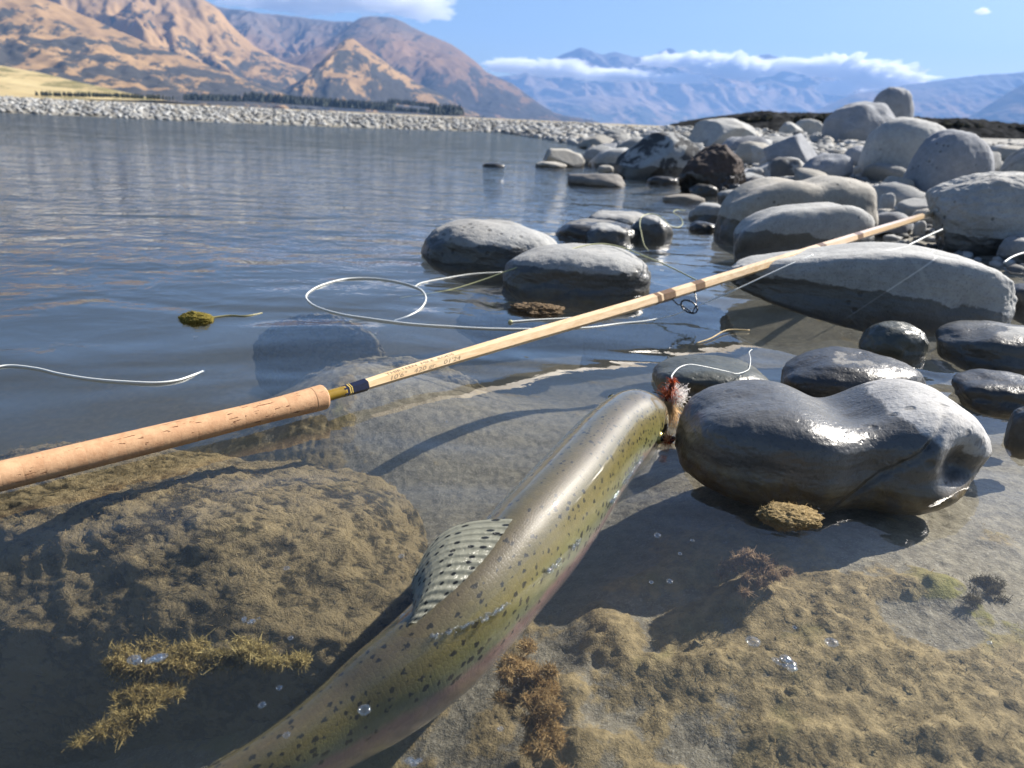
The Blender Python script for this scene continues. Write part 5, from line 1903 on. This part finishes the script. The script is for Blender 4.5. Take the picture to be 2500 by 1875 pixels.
def foam(px, py, n, spread, rmax, label, seed):
    c = at(px, py, 0.0)
    g = np.random.default_rng(seed)
    root = add_obj('foam_cluster', None, loc=tuple(c))
    tag(root, label, 'foam')
    for i in range(n):
        r = rmax * g.uniform(0.35, 1.0)
        p = g.normal(size=2) * spread
        add_obj('bubble', new_mesh('bubble', dome(r) + np.array([p[0], p[1] * 0.7, r * 0.15]), HF), M_BUB, root)
    return root


foam(368, 1612, 14, 0.0042, 0.0042, 'cluster of clear air bubbles over the big sunken stone', 1)
foam(605, 1516, 7, 0.0028, 0.003, 'small elongated bubble cluster near the trout\'s dorsal fin', 2)
foam(1950, 1250, 60, 0.0065, 0.0018, 'fizz of tiny bubbles on the algae at the heart-shaped stone', 3)
foam(1925, 1622, 8, 0.003, 0.0042, 'oval of joined bubbles over the pale sand', 4)
foam(1010, 1858, 6, 0.0016, 0.0026, 'pearl of bubbles below the trout\'s belly', 5)
foam(422, 650, 26, 0.012, 0.0035, 'raft of pale bubbles floating far out on the calm water', 6)
foam(905, 815, 8, 0.007, 0.003, 'bubbles riding the ripple over the dark sunken stone', 8)
gb = np.random.default_rng(5)
for (px, py, r) in [(1605, 1308, .0035), (1690, 1320, .002), (1660, 1352, .002), (1635, 1420, .0028), (1590, 1422, .002), (1838, 1568, .0055), (2030, 1570, .005), (985, 1506, .0028), (700, 1388, .0025), (980, 1358, .0025), (890, 1735, .0042),
                    (700, 1795, .0022), (640, 1722, .0024), (682, 1680, .002), (1090, 1030, .002), (493, 908, .004), (477, 823, .003), (1940, 1532, .0018), (2415, 1570, .002), (710, 1558, .002), (1222, 1780, .002)]:
    o = add_obj('bubble', new_mesh('bubble', dome(r) + np.array([0, 0, r * 0.1]), HF), M_BUB, loc=tuple(at(px, py, 0.0005)))
    tag(o, 'single clear bubble floating on the shallow water', 'bubble', 'single bubbles on the shallows')

# fizz where the water line runs along the trout's flank
vv_ = []
for i in range(20, NF - 40):
    for j in range(4, NRG // 2):
        if BODY[i, j, 2] > 0 >= BODY[i, j + 1, 2]:
            f = BODY[i, j, 2] / (BODY[i, j, 2] - BODY[i, j + 1, 2])
            vv_.append(BODY[i, j] * (1 - f) + BODY[i, j + 1] * f)
vv_ = np.array(vv_) if vv_ else np.zeros((0, 3))
if len(vv_):
    Vs, Fs = [], []
    U2, F2 = ico(2)
    for q in range(700):
        p = vv_[gb.integers(0, len(vv_))] + np.array([gb.normal() * .0012 + .0006, gb.normal() * .0012, 0])
        r = gb.uniform(.0005, .0017)
        if fbm(np.array([[p[0] * 30, p[1] * 30, 0.4]]), 2, 8)[0] < -0.05:
            continue
        Fs += [tuple(f + len(Vs)) for f in F2]
        Vs += list(U2 * r + p)
    o = add_obj('foam_line', new_mesh('foam_line', Vs, Fs), M_BUB)
    tag(o, 'line of tiny bubbles where the water meets the trout', 'foam', None, 'stuff')

# bits of straw washed among the stones
M_STRAW = mat_plain('dry_straw', (0.42, 0.31, 0.14), 0.7, 0.3, 200)
for pts, lab in (([(1700, 838, .001), (1735, 826, .002), (1775, 806, .003), (1830, 806, .002)], 'pale straw floating beyond the greenish stone'),
                 ([(1760, 695, .001), (1775, 698, .002), (1790, 702, .001)], 'short yellow straw afloat beside the long boulder')):
    line('straw', pts, 0.0009, M_STRAW, lab, 'straw', 24, 5)
